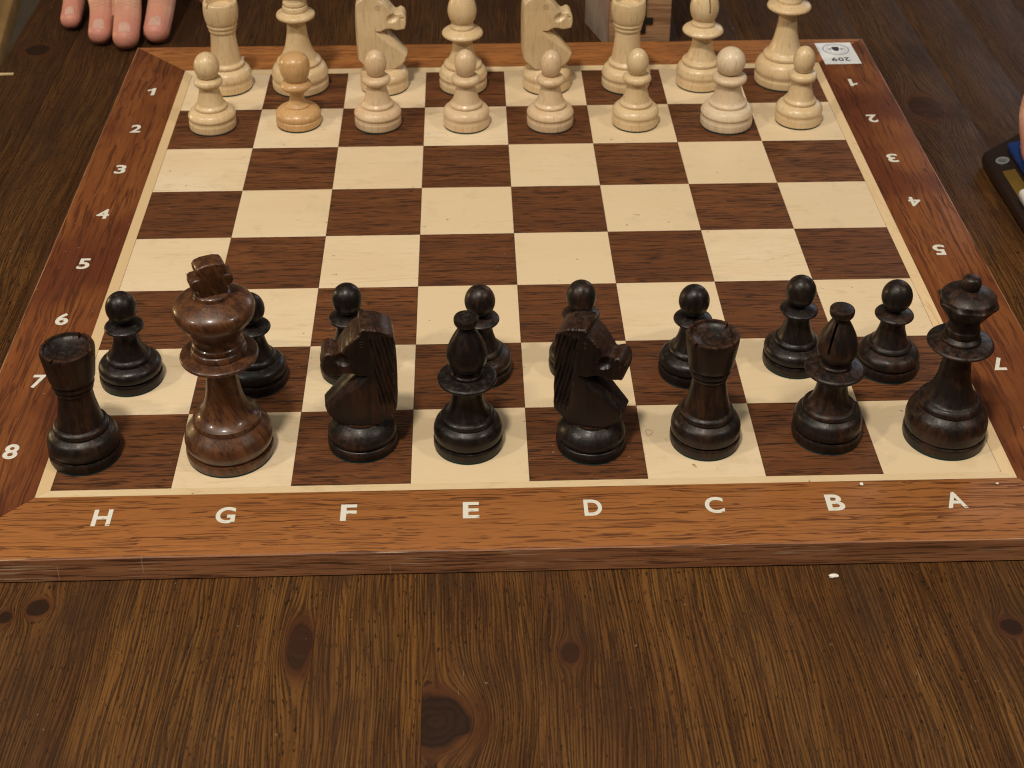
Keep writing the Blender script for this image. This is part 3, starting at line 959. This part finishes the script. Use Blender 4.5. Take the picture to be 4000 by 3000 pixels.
def knight_mesh(mane):
    pts = [(-10.5, 15.0, 's'), (-13.6, 18.6), (-15.4, 23.2), (-16.0, 32), (-16.1, 44), (-15.7, 54), (-14.6, 59.2), (-10.5, 62.4), (-5.6, 63.7), (-1.6, 64.2, 's'),
           (-1.0, 61.4, 's'), (1.6, 59.4), (4.5, 56.2), (6.6, 53.3), (8.4, 51.7), (10.2, 51.7), (12.2, 52.4), (14.2, 50.9), (15.1, 48.0), (14.9, 43.6), (14.0, 41.4, 's'),
           (9.2, 41.0), (6.4, 42.1), (3.2, 42.4), (0.4, 41.4, 's'), (7.4, 33.4, 's'), (15.1, 24.0, 's'), (13.4, 19.4), (10.5, 15.0, 's'), (-10.5, 15.0, 's')]
    crv = catmull(pts, sub=7)[:-1]
    # even spacing
    bd = []
    for a, b in zip(crv, crv[1:] + crv[:1]):
        n = max(1, int((b - a).length / 0.7 + 0.5))
        for i in range(n):
            bd.append(a + (b - a) * (i / n))
    nb = len(bd)

    def inside(p):
        r = False
        j = nb - 1
        for i in range(nb):
            a, b = bd[i], bd[j]
            if (a.y > p.y) != (b.y > p.y) and p.x < (b.x - a.x) * (p.y - a.y) / (b.y - a.y) + a.x:
                r = not r
            j = i
        return r

    def dist(p):
        return min((p - q).length for q in bd)
    inner = []
    st_ = 0.5
    z = 15.3
    row = 0
    while z < 64.5:
        x = -16 + (row % 2) * st_ / 2
        while x < 16:
            p = Vector((x, z))
            if inside(p) and dist(p) > 0.35:
                inner.append(p)
            x += st_
        z += st_ * 0.87
        row += 1
    V = bd + inner
    D = [0.0] * nb + [dist(p) for p in inner]
    res = delaunay_2d_cdt([Vector(p) for p in V], [(i, (i + 1) % nb) for i in range(nb)], [], 1, 1e-7)
    tri = res[2]

    def seg_d(p, a, b):
        a, b = Vector(a), Vector(b)
        t = (b - a).normalized()
        n_ = Vector((-t.y, t.x))
        return (p - a).dot(n_)

    def half(p, d):
        x, z = p.x, p.y
        rn = 10.9 + (z - 15.0) * 0.85 if z < 23.5 else 16.6
        rn = min(rn, 16.6)
        h = min(8.6, math.sqrt(max(0.25, rn * rn - x * x)))
        # head narrows a little upwards and towards the nose, the chest towards its tip
        h = min(h, lerp(8.6, 7.5, (z - 38.0) / 16.0))
        if z > 41:
            h = min(h, lerp(h, 6.1, (x - 2.0) / 10.0))
        else:
            h = min(h, lerp(h, 5.6, (x + 0.3) / 13.0))
        if z < 41:
            s = abs(seg_d(p, (0.4, 41.4), (15.1, 24.0)))
            h = min(h, 4.6 + 1.05 * s)
        # hollow cheek in front of the jaw
        q = math.hypot((x - 7.0) / 3.9, (z - 49.4 - 0.25 * (x - 7.0)) / 3.1)
        if q < 1:
            h -= 2.1 * (1 - q * q)
        # nostril and mouth
        q = math.hypot((x - 13.0) / 1.0, (z - 48.6) / 0.8)
        if q < 1:
            h -= 0.7 * (1 - q * q)
        if mane and x < -3.0 and 22 < z < 61:
            xs = x + 9.5 - (z - 43) * 0.20
            f = max(0.0, min(1.0, (-x - 4.0 - 0.08 * (61 - z)) / 1.4)) * min(1.0, (z - 22) / 4.0) * min(1.0, (61 - z) / 2.5)
            ph = xs / 1.75 + 0.35 * noise.noise(Vector((3.1, z * 0.07, 1.7)))
            t = ph % 1.0
            cut = max(0.0, 1 - abs(t - 0.5) / 0.40)
            lin = 0.75 + 0.5 * noise.noise(Vector((math.floor(ph) * 3.1, z * 0.09, 0)))
            h -= 1.15 * cut * f * max(0.15, lin)
        # soft arris
        e = 1.0
        if d < e:
            u = 1 - d / e
            h -= 0.75 * (1 - math.sqrt(max(0, 1 - u * u)))
        return max(0.5, h)
    bm = bmesh.new()
    hs = [half(p, d) for p, d in zip(V, D)]
    A = [bm.verts.new((p.x * MM, -h * MM, p.y * MM)) for p, h in zip(V, hs)]
    B = [bm.verts.new((p.x * MM, h * MM, p.y * MM)) for p, h in zip(V, hs)]
    for t in tri:
        if len(t) == 3 and max(t) < len(V):
            bm.faces.new([A[i] for i in t])
            bm.faces.new([B[i] for i in reversed(t)])
    for i in range(nb):
        j = (i + 1) % nb
        bm.faces.new((A[i], A[j], B[j], B[i]))
    return mesh_from(bm, "horse_head", 32)


KH_B = knight_mesh(True)
KH_W = knight_mesh(False)
R = 15.1
EYE = lathe('eye', [(1.15, -0.5, 's'), (1.15, 0.16), (1.35, 0.26), (1.55, 0.16), (1.55, -0.5, 's'), (1.15, -0.5, 's')], 24)
PUPIL = lathe('pupil', [(0, -0.5, 's'), (0.45, -0.5, 's'), (0.45, 0.15), (0, 0.2)], 12)
KN_BASE = [(0, 0.8, 's'), (R - 0.4, 0.8, 's'), (R, 1.5), (R, 3.6), (R - 0.6, 4.9), (R - 1.5, 5.4, 's'), (R - 1.6, 5.9, 's'), (R - 0.5, 6.4), (R - 0.3, 7.8), (R - 0.9, 9.6), (R - 2.4, 11.8), (11.0, 13.4), (9.6, 14.4), (9.4, 15.2, 's'), (0, 15.3, 's')]
KNB = mk([("felt_pad", felt(R)), ("base", KN_BASE)]) + [("horse_head", KH_B)]
KNW = mk([("felt_pad", felt(R)), ("base", base_prof(R, 14.6, 9.6, 5.8, 0.35, 0.1)[:-2] + [(9.6, 14.6, 's'), (9.5, 15.2, 's'), (0, 15.3, 's')])]) + [("horse_head", KH_W)]


def place(name, parts, mat, xy, rz, label, cat, group=None, k=1.0, cross=False, part_labels=None):
    e = tag(empty(name, (xy[0] * MM, xy[1] * MM, 0.00008), rz), label, cat, group)
    for n, me in parts:
        o = obj(n, me, M_FELT if n == "felt_pad" else mat, e)
        if n == "horse_head":
            for sy in (-1, 1):
                for en, em in (("eye", EYE), ("pupil", PUPIL)):
                    q = obj(en, em, M_EYE_W if mat is M_WHITE else M_BLACK, o, (-1.6 * MM, sy * 7.42 * MM, 56.6 * MM))
                    q.rotation_euler = (sy * -math.pi / 2, 0, 0)
    if cross:
        obj("cross", CROSS, mat, e)
    return e


RAD = math.radians
gB, gW = "black pawns", "pale pawns"
place("chess_rook", BR, M_BLACK_WORN, (-190.0, -176.2), RAD(40), "black rook on the corner square beside the number 8 and above the letter H", "chess rook")
place("chess_king", BK, M_ROSE, (-128.0, -176.0), RAD(22), "large glossy brown king with a cross on top", "chess king", cross=True)
place("chess_knight", KNB, M_BLACK_WORN, (-71.3, -171.8), RAD(186), "black knight facing the glossy brown king, above the letter F", "chess knight")
place("chess_bishop", BB, M_BLACK, (-25.6, -174.3), RAD(120), "black bishop standing on a light square between the two black knights", "chess bishop")
place("chess_knight", KNB, M_BLACK, (27.5, -176.0), RAD(-22), "black knight facing the black rook, above the letter D", "chess knight")
place("chess_rook", BR, M_BLACK_WORN, (77.2, -175.0), RAD(15), "black rook beside a round stain, above the letter C", "chess rook")
place("chess_bishop", BB, M_BLACK_WORN, (130.8, -172.8), RAD(232), "black bishop on a dark square next to the black queen", "chess bishop")
place("chess_queen", BQ, M_BLACK_WORN, (181.9, -175.5), RAD(12), "tall black queen with a ball on its scalloped crown", "chess queen")
bpos = [("H", -179.8, -123.2), ("G", -122.6, -125.8), ("F", -79.4, -119.4), ("E", -19.5, -122.5), ("D", 26.4, -120.2), ("C", 77.0, -125.3), ("B", 126.6, -119.2), ("A", 169.3, -124.4)]
blab = {"H": "black pawn on the light square beyond the black rook in the H column",
        "G": "black pawn half hidden behind the large glossy brown king",
        "F": "black pawn behind the black knight in the F column",
        "E": "black pawn behind the black bishop in the E column",
        "D": "black pawn behind the black knight in the D column",
        "C": "black pawn behind the black rook in the C column",
        "B": "black pawn on a light square behind the black bishop in the B column",
        "A": "black pawn on the dark square between black bishop and black queen, in the A column"}
for i, (c, x, y) in enumerate(bpos):
    place("chess_pawn", BP, M_BLACK_WORN if c in "ADE" else M_BLACK, (x, y), RAD(50 * i), blab[c], "chess pawn", gB)

wpos = [("H", -176.8, 128.4, WP, M_WHITE), ("G", -125.6, 130.8, WPG, M_ORANGE), ("F", -77.7, 128.4, WP, M_WHITE_PINK), ("E", -24.6, 127.0, WP, M_WHITE_PINK),
        ("D", 25.8, 125.2, WP, M_WHITE_PINK), ("C", 77.2, 125.6, WP, M_WHITE), ("B", 131.9, 122.4, WPB, M_WHITE_COOL), ("A", 176.3, 126.0, WP, M_WHITE)]
wlab = {"H": "pale pawn beside the number 2 in the H column", "G": "orange tinted pawn with a large flattened head among the pale pawns",
        "F": "pale pawn in front of the pale knight in the F column", "E": "pale pawn in front of the pale bishop in the E column",
        "D": "pale pawn in front of the pale knight in the D column", "C": "pale pawn in front of the pale rook in the C column",
        "B": "larger chalky pale pawn in front of the pale bishop in the B column", "A": "pale pawn beside the white label corner in the A column"}
for i, (c, x, y, pr, mt) in enumerate(wpos):
    e = place("chess_pawn", pr, mt, (x, y), RAD(37 * i), wlab[c], "chess pawn", gW)
    if c == "H":
        for ch in e.children:
            if ch.name.startswith("head"):
                ch.scale = (1.16, 1.16, 0.985)
                ch.location.z = 0.0004
place("chess_rook", WR, M_WHITE, (-174.5, 182.6), RAD(20), "pale rook on the corner square nearest the resting hand", "chess rook")
place("chess_king", WK, M_WHITE, (-128.8, 182.0), RAD(0), "pale king behind the orange tinted pawn", "chess king", cross=True)
place("chess_knight", KNW, M_WHITE, (-75.9, 180.0), RAD(0), "pale knight between pale king and pale bishop", "chess knight")
place("chess_bishop", WB, M_WHITE, (-26.2, 178.5), RAD(60), "pale bishop between the two pale knights", "chess bishop")
place("chess_knight", KNW, M_WHITE, (26.3, 178.0), RAD(3), "pale knight between pale bishop and pale rook", "chess knight")
place("chess_rook", WR, M_WHITE, (76.4, 177.4), RAD(55), "pale rook in front of the tall wooden block", "chess rook")
place("chess_bishop", WB, M_WHITE, (123.5, 178.6), RAD(-75), "pale bishop beside the pale queen, with its slot to the front", "chess bishop")
place("chess_queen", WQ, M_WHITE, (176.6, 181.0), RAD(0), "pale queen on the corner square beside the white label", "chess queen")


# ------------------------------------------------------------------ things around the board
def striped_block():
    k = NT("ridged_brown_wood")
    v = k.coords(False)
    n = k.noise(k.scale(v, (14, 14, 330)), 1, 3, 0.6)
    n2 = k.noise(k.scale(v, (60, 60, 900)), 1, 2, 0.5)
    c = k.mix(k.ramp(n, 0.40, 0.62), (0.380, 0.235, 0.130), (0.220, 0.120, 0.062))
    c = k.mix(k.ramp(n2, 0.5, 0.7, 0, 0.4), c, (0.08, 0.045, 0.025))
    k.bump(n, 0.3, 0.0006)
    return k.out(c, 0.6, 0.3)


blk = tag(empty("wooden_block", (0, 0, TZ)), "tall brown wooden block with black metal latch behind the board", "wooden block")
blk.location = (0.0716, 0.2450, TZ)
blk.rotation_euler = (0, 0, RAD(-1.5))
M_BLK = striped_block()
k = NT("window_greyed_wood")  # grey cast of the window light is put into this wood colour
v = k.coords(False)
n = k.noise(k.scale(v, (30, 60, 18)), 1, 4, 0.6)
M_GREYW = k.out(k.mix(k.ramp(n, 0.35, 0.65), (0.420, 0.340, 0.260), (0.270, 0.190, 0.155)), 0.55, 0.4)
obj("front_panel", mesh_from(bm_box(0.0, 0.0410, 0.0, 0.012, 0.0, 0.125, 0.0008), "front_panel", 40), M_BLK, blk)
bmq = bm_prism([(0.0, 0.01205), (0.0410, 0.01205), (0.0280, 0.0560), (-0.0135, 0.0560)], 0.0, 0.125, 0.0008)
obj("body", mesh_from(bmq, "body", 40), M_GREYW, blk)
M_BLKM = plain("black_metal", (0.006, 0.006, 0.007), 0.4)
lat = obj("latch", mesh_from(bm_box(-0.0022, 0.0022, -0.0012, 0, -0.010, 0.016, 0.0005), "latch", 40), M_BLKM, blk, (0.0222, -0.0001, 0.027))
obj("latch_arm", mesh_from(bm_box(0.0023, 0.0068, -0.0011, 0, -0.0040, 0.0010, 0.0004), "latch_arm", 40), M_BLKM, lat, (0, 0, 0.0005))


# hands -----------------------------------------------------------------------
def skin_mat():
    k = NT("skin")
    v = k.coords(False)
    n = k.noise(v, 60, 3, 0.55)
    n2 = k.noise(v, 500, 3, 0.6)
    at = k.n('ShaderNodeAttribute', attribute_name="tip")
    c = k.mix(k.ramp(n, 0.35, 0.65), (0.560, 0.320, 0.215), (0.480, 0.245, 0.165))
    c = k.mix(k.math('MULTIPLY', at.outputs['Fac'], 0.75), c, (0.500, 0.185, 0.140))
    cr = k.n('ShaderNodeAttribute', attribute_name="crease")
    c = k.mix(k.math('MULTIPLY', cr.outputs['Fac'], 0.55), c, (0.300, 0.120, 0.080))
    mott = k.noise(v, 150, 4, 0.65)
    c = k.mix(k.ramp(mott, 0.48, 0.72, 0, 0.30), c, (0.430, 0.170, 0.125))
    k.bump(k.math('SUBTRACT', n2, k.math('MULTIPLY', cr.outputs['Fac'], 1.5)), 0.30, 0.0005)
    k.b.inputs['Subsurface Weight'].default_value = 0.12
    k.b.inputs['Subsurface Radius'].default_value = (0.004, 0.0015, 0.0008)
    return k.out(c, 0.48, 0.4)


M_SKIN = skin_mat()
k = NT("nail")
v = k.coords(False)
M_NAIL = k.out(k.mix(k.ramp(k.noise(v, 180, 2), 0.3, 0.7), (0.860, 0.600, 0.500), (0.800, 0.530, 0.430)), 0.34, 0.5)


def tube(bm, pts, rads, seg=14, flat=0.92):
    """swept round limb through points with radii; ends closed with rounded caps"""
    P = [Vector(p) for p in pts]
    # densify
    Q, RR = [], []
    for i in range(len(P) - 1):
        p0 = P[i - 1] if i else P[i] * 2 - P[i + 1]
        p3 = P[i + 2] if i + 2 < len(P) else P[i + 1] * 2 - P[i]
        for j in range(6):
            t = j / 6
            t2, t3 = t * t, t * t * t
            Q.append(0.5 * ((2 * P[i]) + (P[i + 1] - p0) * t + (2 * p0 - 5 * P[i] + 4 * P[i + 1] - p3) * t2 + (3 * P[i] - p0 - 3 * P[i + 1] + p3) * t3))
            RR.append(rads[i] + (rads[i + 1] - rads[i]) * (t2 * (3 - 2 * t)))
    Q.append(P[-1])
    RR.append(rads[-1])
    # rounded cap at both ends
    d = (Q[-1] - Q[-2]).normalized()
    q, r = Q[-1].copy(), RR[-1]
    for a in (25, 48, 68, 84):
        Q.append(q + d * r * math.sin(RAD(a)) * 0.95)
        RR.append(r * math.cos(RAD(a)))
    d0 = (Q[0] - Q[1]).normalized()
    q0, r0 = Q[0].copy(), RR[0]
    for a in (35, 65, 84):
        Q.insert(0, q0 + d0 * r0 * math.sin(RAD(a)) * 0.8)
        RR.insert(0, r0 * math.cos(RAD(a)))
    rings = []
    for i, (q, r) in enumerate(zip(Q, RR)):
        t = (Q[min(i + 1, len(Q) - 1)] - Q[max(i - 1, 0)]).normalized()
        s = t.cross(Vector((0, 0, 1)))
        if s.length < 1e-4:
            s = Vector((1, 0, 0))
        s.normalize()
        u = s.cross(t).normalized()
        rings.append([bm.verts.new(q + s * (r * math.cos(2 * math.pi * m / seg)) + u * (r * flat * math.sin(2 * math.pi * m / seg))) for m in range(seg)])
    for A, B in zip(rings, rings[1:]):
        for m in range(seg):
            bm.faces.new((A[m], A[(m + 1) % seg], B[(m + 1) % seg], B[m]))
    bm.faces.new(rings[0])
    bm.faces.new(rings[-1])


def build_hand(name, fingers, palm, label, cat, voxel=0.0008):
    """fingers: list of (points root->tip, radii); palm: list of tubes. One continuous skin."""
    bm = bmesh.new()
    for pts, rd in fingers + palm:
        tube(bm, pts, rd)
    me = bpy.data.meshes.new("tmp_hand")
    bmesh.ops.recalc_face_normals(bm, faces=bm.faces)
    bm.to_mesh(me)
    bm.free()
    o = bpy.data.objects.new("tmp_hand", me)
    COL.objects.link(o)
    m = o.modifiers.new("r", 'REMESH')
    m.mode = 'VOXEL'
    m.voxel_size = voxel
    sm = o.modifiers.new("s", 'SMOOTH')
    sm.iterations = 4
    sm.factor = 0.5
    dg = bpy.context.evaluated_depsgraph_get()
    dg.update()
    new = bpy.data.meshes.new_from_object(o.evaluated_get(dg))
    bpy.data.objects.remove(o)
    new.name = name
    tips = [Vector(f[0][-1]) for f in fingers]
    at = new.attributes.new("tip", 'FLOAT', 'POINT')
    vals = []
    for vtx in new.vertices:
        d = min((vtx.co - t).length for t in tips)
        vals.append(max(0.0, min(1.0, (0.026 - d) / 0.018)))
    at.data.foreach_set('value', vals)
    # skin folds over the two finger joints, on the back of the finger
    cr = new.attributes.new("crease", 'FLOAT', 'POINT')
    cv = [0.0] * len(new.vertices)
    for pts, rd in fingers:
        for a in (1, 2):
            J = Vector(pts[a])
            f = (Vector(pts[a + 1]) - Vector(pts[a - 1])).normalized()
            for i, vtx in enumerate(new.vertices):
                d = vtx.co - J
                if d.length_squared < 0.013 ** 2 and d.z > 0.001:
                    s = d.dot(f) + 0.0007 * math.sin(d.x * 900)
                    for s0, am in ((-0.0035, 0.6), (-0.0010, 1.0), (0.0018, 0.8)):
                        cv[i] = max(cv[i], am * math.exp(-((s - s0) / 0.00055) ** 2))
    cr.data.foreach_set('value', cv)
    new.polygons.foreach_set('use_smooth', [True] * len(new.polygons))
    new.materials.clear()
    new.materials.append(None)
    h = obj(name, new, M_SKIN)
    tag(h, label, cat)
    return h


def nail(hand, centre, fwd, up, w, l, r):
    """curved nail plate bent over the finger"""
    fwd = Vector(fwd).normalized()
    up = Vector(up).normalized()
    side = fwd.cross(up).normalized()
    up = side.cross(fwd).normalized()
    bm = bmesh.new()
    rows = []
    nu, nv = 10, 10
    for i in range(nv + 1):
        t = i / nv
        y = (t - 0.5) * l
        # rounded cuticle, gently curved free edge
        ww = w * math.sqrt(max(0.0, 1 - (1 - min(1, t / 0.42)) ** 2 * 0.75)) * (1 - 0.25 * max(0, (t - 0.85) / 0.15) ** 2)
        row = []
        for j in range(nu + 1):
            a = (j / nu - 0.5) * ww / r
            p = Vector(centre) + side * (r * math.sin(a)) + up * (r * math.cos(a) - r) + fwd * y - up * (0.0011 * (t - 0.35) ** 2 * 2.0)
            row.append(bm.verts.new(p))
        rows.append(row)
    for a, b in zip(rows, rows[1:]):
        for j in range(nu):
            bm.faces.new((a[j], a[j + 1], b[j + 1], b[j]))
    bmesh.ops.solidify(bm, geom=list(bm.faces), thickness=0.0004)
    return obj("fingernail", mesh_from(bm, "fingernail", 60), M_NAIL, hand)


# resting right hand of the opponent: little, ring, middle, index finger and thumb
TB = TZ
tips = [(-0.2993, 0.3135, 0.0080), (-0.2739, 0.2880, 0.0086), (-0.2548, 0.2795, 0.0093), (-0.2358, 0.2895, 0.0090)]
dips = [(-0.3005, 0.3330, 0.0125), (-0.2752, 0.3080, 0.0165), (-0.2562, 0.3010, 0.0185), (-0.2355, 0.3110, 0.0165)]
pips = [(-0.3030, 0.3510, 0.0200), (-0.2800, 0.3300, 0.0280), (-0.2590, 0.3240, 0.0310), (-0.2350, 0.3330, 0.0280)]
mcps = [(-0.2960, 0.3850, 0.0300), (-0.2770, 0.3700, 0.0400), (-0.2570, 0.3660, 0.0440), (-0.2350, 0.3700, 0.0420)]
rads = [(0.0082, 0.0080, 0.0078, 0.0074), (0.0093, 0.0090, 0.0086, 0.0083), (0.0097, 0.0098, 0.0094, 0.0092), (0.0099, 0.0097, 0.0096, 0.0092)]
fing = []
for t, d, p, m, r in zip(tips, dips, pips, mcps, rads):
    pts = [(m[0], m[1], m[2] + TB), (p[0], p[1], p[2] + TB), (d[0], d[1], d[2] + TB), (t[0], t[1], t[2] + TB - 0.0002)]
    fing.append((pts, r))
wrist = Vector((-0.262, 0.455, 0.045 + TB))
palm = []
for m in mcps:
    mv = Vector((m[0], m[1], m[2] + TB))
    palm.append(([wrist + (mv - wrist) * 0.0, wrist + (mv - wrist) * 0.5, mv], (0.021, 0.016, 0.0115)))
palm.append(([wrist, (-0.262, 0.58, 0.085 + TB), (-0.262, 0.70, 0.13 + TB)], (0.026, 0.031, 0.038)))
SHY = -0.013
thumb = ([(-0.243, 0.425, 0.036 + TB), (-0.2190, 0.400, 0.026 + TB), (-0.2060, 0.372, 0.0170 + TB), (-0.2070, 0.349, 0.0105 + TB)], (0.0160, 0.0125, 0.0112, 0.0100))
fing = [([(q[0], q[1] + SHY, q[2]) for q in a], b) for a, b in fing]
palm = [([(q[0], q[1] + SHY, q[2]) for q in a], b) for a, b in palm]
thumb = ([(q[0], q[1] + SHY, q[2]) for q in thumb[0]], thumb[1])
handL = build_hand("hand", fing + [thumb], palm, "bare hand with spread fingertips resting on the table behind the board corner", "hand")
for (t, d, r, w) in zip(tips, dips, rads, (0.0064, 0.0078, 0.0084, 0.0084)):
    T = Vector((t[0], t[1] + SHY, t[2] + TB))
    Dp = Vector((d[0], d[1] + SHY, d[2] + TB))
    f = (T - Dp).normalized()
    side = f.cross(Vector((0, 0, 1))).normalized()
    up = side.cross(f).normalized()
    c = T - f * 0.0015 + up * (r[3] * 0.92 + 0.00015)
    nail(handL, c, f, up, w, 0.0086, r[3] * 0.95)

# chess clock at the right edge of the picture
clk = tag(empty("chess_clock", (0.2775, 0.083, TZ), RAD(0)), "dark digital chess clock with blue lever and white button, right of the board", "chess clock")
M_CLK = plain("clock_dark_brown_plastic", (0.020, 0.011, 0.008), 0.35)
M_BLUE = plain("clock_blue_plastic", (0.010, 0.035, 0.150), 0.35)
M_WPL = plain("clock_white_plastic", (0.66, 0.65, 0.60), 0.35)
M_OLIVE = plain("clock_ochre_strip", (0.130, 0.075, 0.012), 0.4)
M_SILV = plain("clock_silver_ring", (0.42, 0.43, 0.44), 0.35, 0.5, 0.6)
SL = RAD(12)
prof = [(0.0, 0.0), (0.110, 0.0), (0.110, 0.034), (0.0, 0.0095)]
bmc = bm_prism([(a, b) for a, b in prof], -0.155, 0.004, axis='y')
for vtx in bmc.verts:
    if vtx.co.y > 0 and vtx.co.x > 0.05:
        vtx.co.y += 0.060
bmesh.ops.bevel(bmc, geom=list(bmc.edges), offset=0.004, segments=3, affect='EDGES', profile=0.5)
obj("body", mesh_from(bmc, "body", 40), M_CLK, clk)


def on_slope(o, x, y, dz):
    o.location = (x, y, 0.0095 + x * math.tan(math.atan2(0.0245, 0.110)) + dz)
    o.rotation_euler = (0, -math.atan2(0.0245, 0.110), 0)


o = obj("lever", mesh_from(bm_box(0, 0.022, -0.060, 0.0, 0, 0.006, 0.002, 3), "lever", 40), M_BLUE, clk)
on_slope(o, 0.0125, -0.002, 0.0)
o = obj("lever_icon", mesh_from(bm_box(0, 0.006, -0.008, 0.0, 0, 0.0003), "lever_icon", 40), plain("clock_pale_print", (0.25, 0.28, 0.36), 0.5), clk)
on_slope(o, 0.0160, -0.0105, 0.0066)
o = obj("side_strip", mesh_from(bm_box(0, 0.0075, -0.100, 0.0, 0, 0.0006, 0.0002, 1), "side_strip", 40), M_OLIVE, clk)
on_slope(o, 0.0035, -0.0235, 0.0001)
o = obj("button", mesh_from(bm_box(0, 0.026, -0.032, 0.0, 0, 0.008, 0.003, 3), "button", 40), M_WPL, clk)
on_slope(o, 0.0020, -0.0560, 0.0008)
o = obj("logo_ring", lathe("logo_ring", [(2.4, 0, 's'), (3.9, 0, 's'), (3.9, 0.5, 's'), (2.4, 0.5, 's'), (2.4, 0, 's')], 32), M_SILV, clk)
on_slope(o, 0.0072, -0.0120, 0.0002)

# second hand, reaching down to the clock
hb = Vector((0.2935, 0.0470, 0.0185))


def finger(dx, dy, dz, r):
    o_ = hb + Vector((dx, dy, dz))
    return ([o_ + Vector((0.034, 0.034, 0.059)), o_ + Vector((0.0085, 0.017, 0.043)), o_ + Vector((-0.0012, 0.0095, 0.022)), o_], (r * 1.12, r * 1.08, r * 1.03, r))


f1 = finger(0, 0, 0, 0.0088)
f2 = finger(0.0200, -0.010, 0.004, 0.0090)
f3 = finger(0.0400, -0.016, 0.008, 0.0087)
f4 = finger(0.0600, -0.016, 0.012, 0.0076)
th = ([hb + Vector((0.090, 0.075, 0.058)), hb + Vector((0.066, 0.068, 0.040)), hb + Vector((0.046, 0.056, 0.022)), hb + Vector((0.034, 0.044, 0.006))], (0.0160, 0.0125, 0.0112, 0.0100))
wr = hb + Vector((0.135, 0.070, 0.085))
pl = [([wr, wr + (f[0][0] - wr) * 0.5, f[0][0]], (0.021, 0.016, 0.0115)) for f in (f1, f2, f3, f4)]
pl.append(([wr, wr + Vector((0.10, 0.06, 0.05)), wr + Vector((0.20, 0.12, 0.11))], (0.026, 0.031, 0.038)))
handR = build_hand("hand", [f1, f2, f3, f4, th], pl, "bare hand pressing the blue lever of the chess clock", "hand", 0.0010)

# light wooden chair beyond the left end of the table
chair = tag(empty("chair", (-0.585, 0.985, TZ - 0.75), RAD(8)), "light wooden chair with dark seat pad beyond the table's far left corner", "chair")
k = NT("light_chair_wood")
v = k.coords(False)
M_CHAIR = k.out(k.mix(k.ramp(k.noise(k.scale(v, (8, 30, 30)), 1, 3), 0.3, 0.7), (0.400, 0.240, 0.090), (0.310, 0.175, 0.060)), 0.45, 0.4)
M_PAD = plain("dark_upholstery", (0.022, 0.018, 0.016), 0.9, 0.2)


def rounded(w, d, rr, n=8):
    pts = []
    for cx, cy, a0 in ((w - rr, d - rr, 0), (-w + rr, d - rr, 90), (-w + rr, -d + rr, 180), (w - rr, -d + rr, 270)):
        for i in range(n + 1):
            a = RAD(a0 + 90 * i / n)
            pts.append((cx + rr * math.cos(a), cy + rr * math.sin(a)))
    return pts


CX = -0.19
obj("seat", mesh_from(bm_prism([(a + CX, b) for a, b in rounded(0.21, 0.20, 0.07)], 0.43, 0.46, 0.006), "seat", 40), M_CHAIR, chair)
obj("seat_pad", mesh_from(bm_prism([(a + CX, b) for a, b in rounded(0.185, 0.175, 0.06)], 0.4602, 0.485, 0.006), "seat_pad", 40), M_PAD, chair)
for sx, sy in ((-1, -1), (1, -1), (-1, 1), (1, 1)):
    obj("leg", lathe("leg", [(0, 0, 's'), (13, 0, 's'), (18, 429.5, 's'), (0, 429.5, 's')], 20), M_CHAIR, chair, (CX + sx * 0.16, sy * 0.15, 0))
for sy in (-1, 1):
    obj("back_post", lathe("back_post", [(0, 460, 's'), (14, 460, 's'), (12, 850, 's'), (0, 850, 's')], 20), M_CHAIR, chair, (CX - 0.192, sy * 0.15, 0))
obj("back_rail", mesh_from(bm_box(CX - 0.200, CX - 0.184, -0.139, 0.139, 0.72, 0.84, 0.005), "back_rail", 40), M_CHAIR, chair)


# crumbs and slivers
def crumb(label, loc, size, seed, mat, cat="crumb", name="crumb", rz=0.0):
    rg = random.Random(seed)
    bm = bmesh.new()
    bmesh.ops.create_icosphere(bm, subdivisions=2, radius=1.0)
    for vtx in bm.verts:
        f = 0.8 + 0.4 * rg.random()
        vtx.co = Vector((vtx.co.x * size[0] * f, vtx.co.y * size[1] * f, vtx.co.z * size[2] * f))
    zmin = min(vtx.co.z for vtx in bm.verts)
    for vtx in bm.verts:
        vtx.co.z -= zmin
    o = obj(name, mesh_from(bm, name), mat, None, loc, rz)
    return tag(o, label, cat)


M_CRUMB = plain("white_crumb", (0.75, 0.72, 0.66), 0.8)
M_SLIV = plain("pale_wood_sliver", (0.55, 0.40, 0.21), 0.7)
crumb("white crumb on the table in front of the letter B", (0.1193, -0.2485, TZ), (0.0020, 0.0011, 0.0006), 1, M_CRUMB)
crumb("tiny white crumb on the frame above the letter B", (0.1385, -0.2078, 0.0010), (0.0008, 0.0010, 0.0004), 2, M_CRUMB)
crumb("tiny white crumb on the frame to the right of the letter A", (0.1955, -0.2090, 0.0010), (0.0006, 0.0005, 0.0003), 3, M_CRUMB)
tag(obj("wood_sliver", mesh_from(bm_box(-0.006, 0.006, -0.0011, 0.0011, 0, 0.0012, 0.0003), "wood_sliver", 40), M_SLIV, None, (-0.3282, 0.2278, TZ), RAD(2)),
    "short pale wood sliver at the left table edge", "wood sliver")
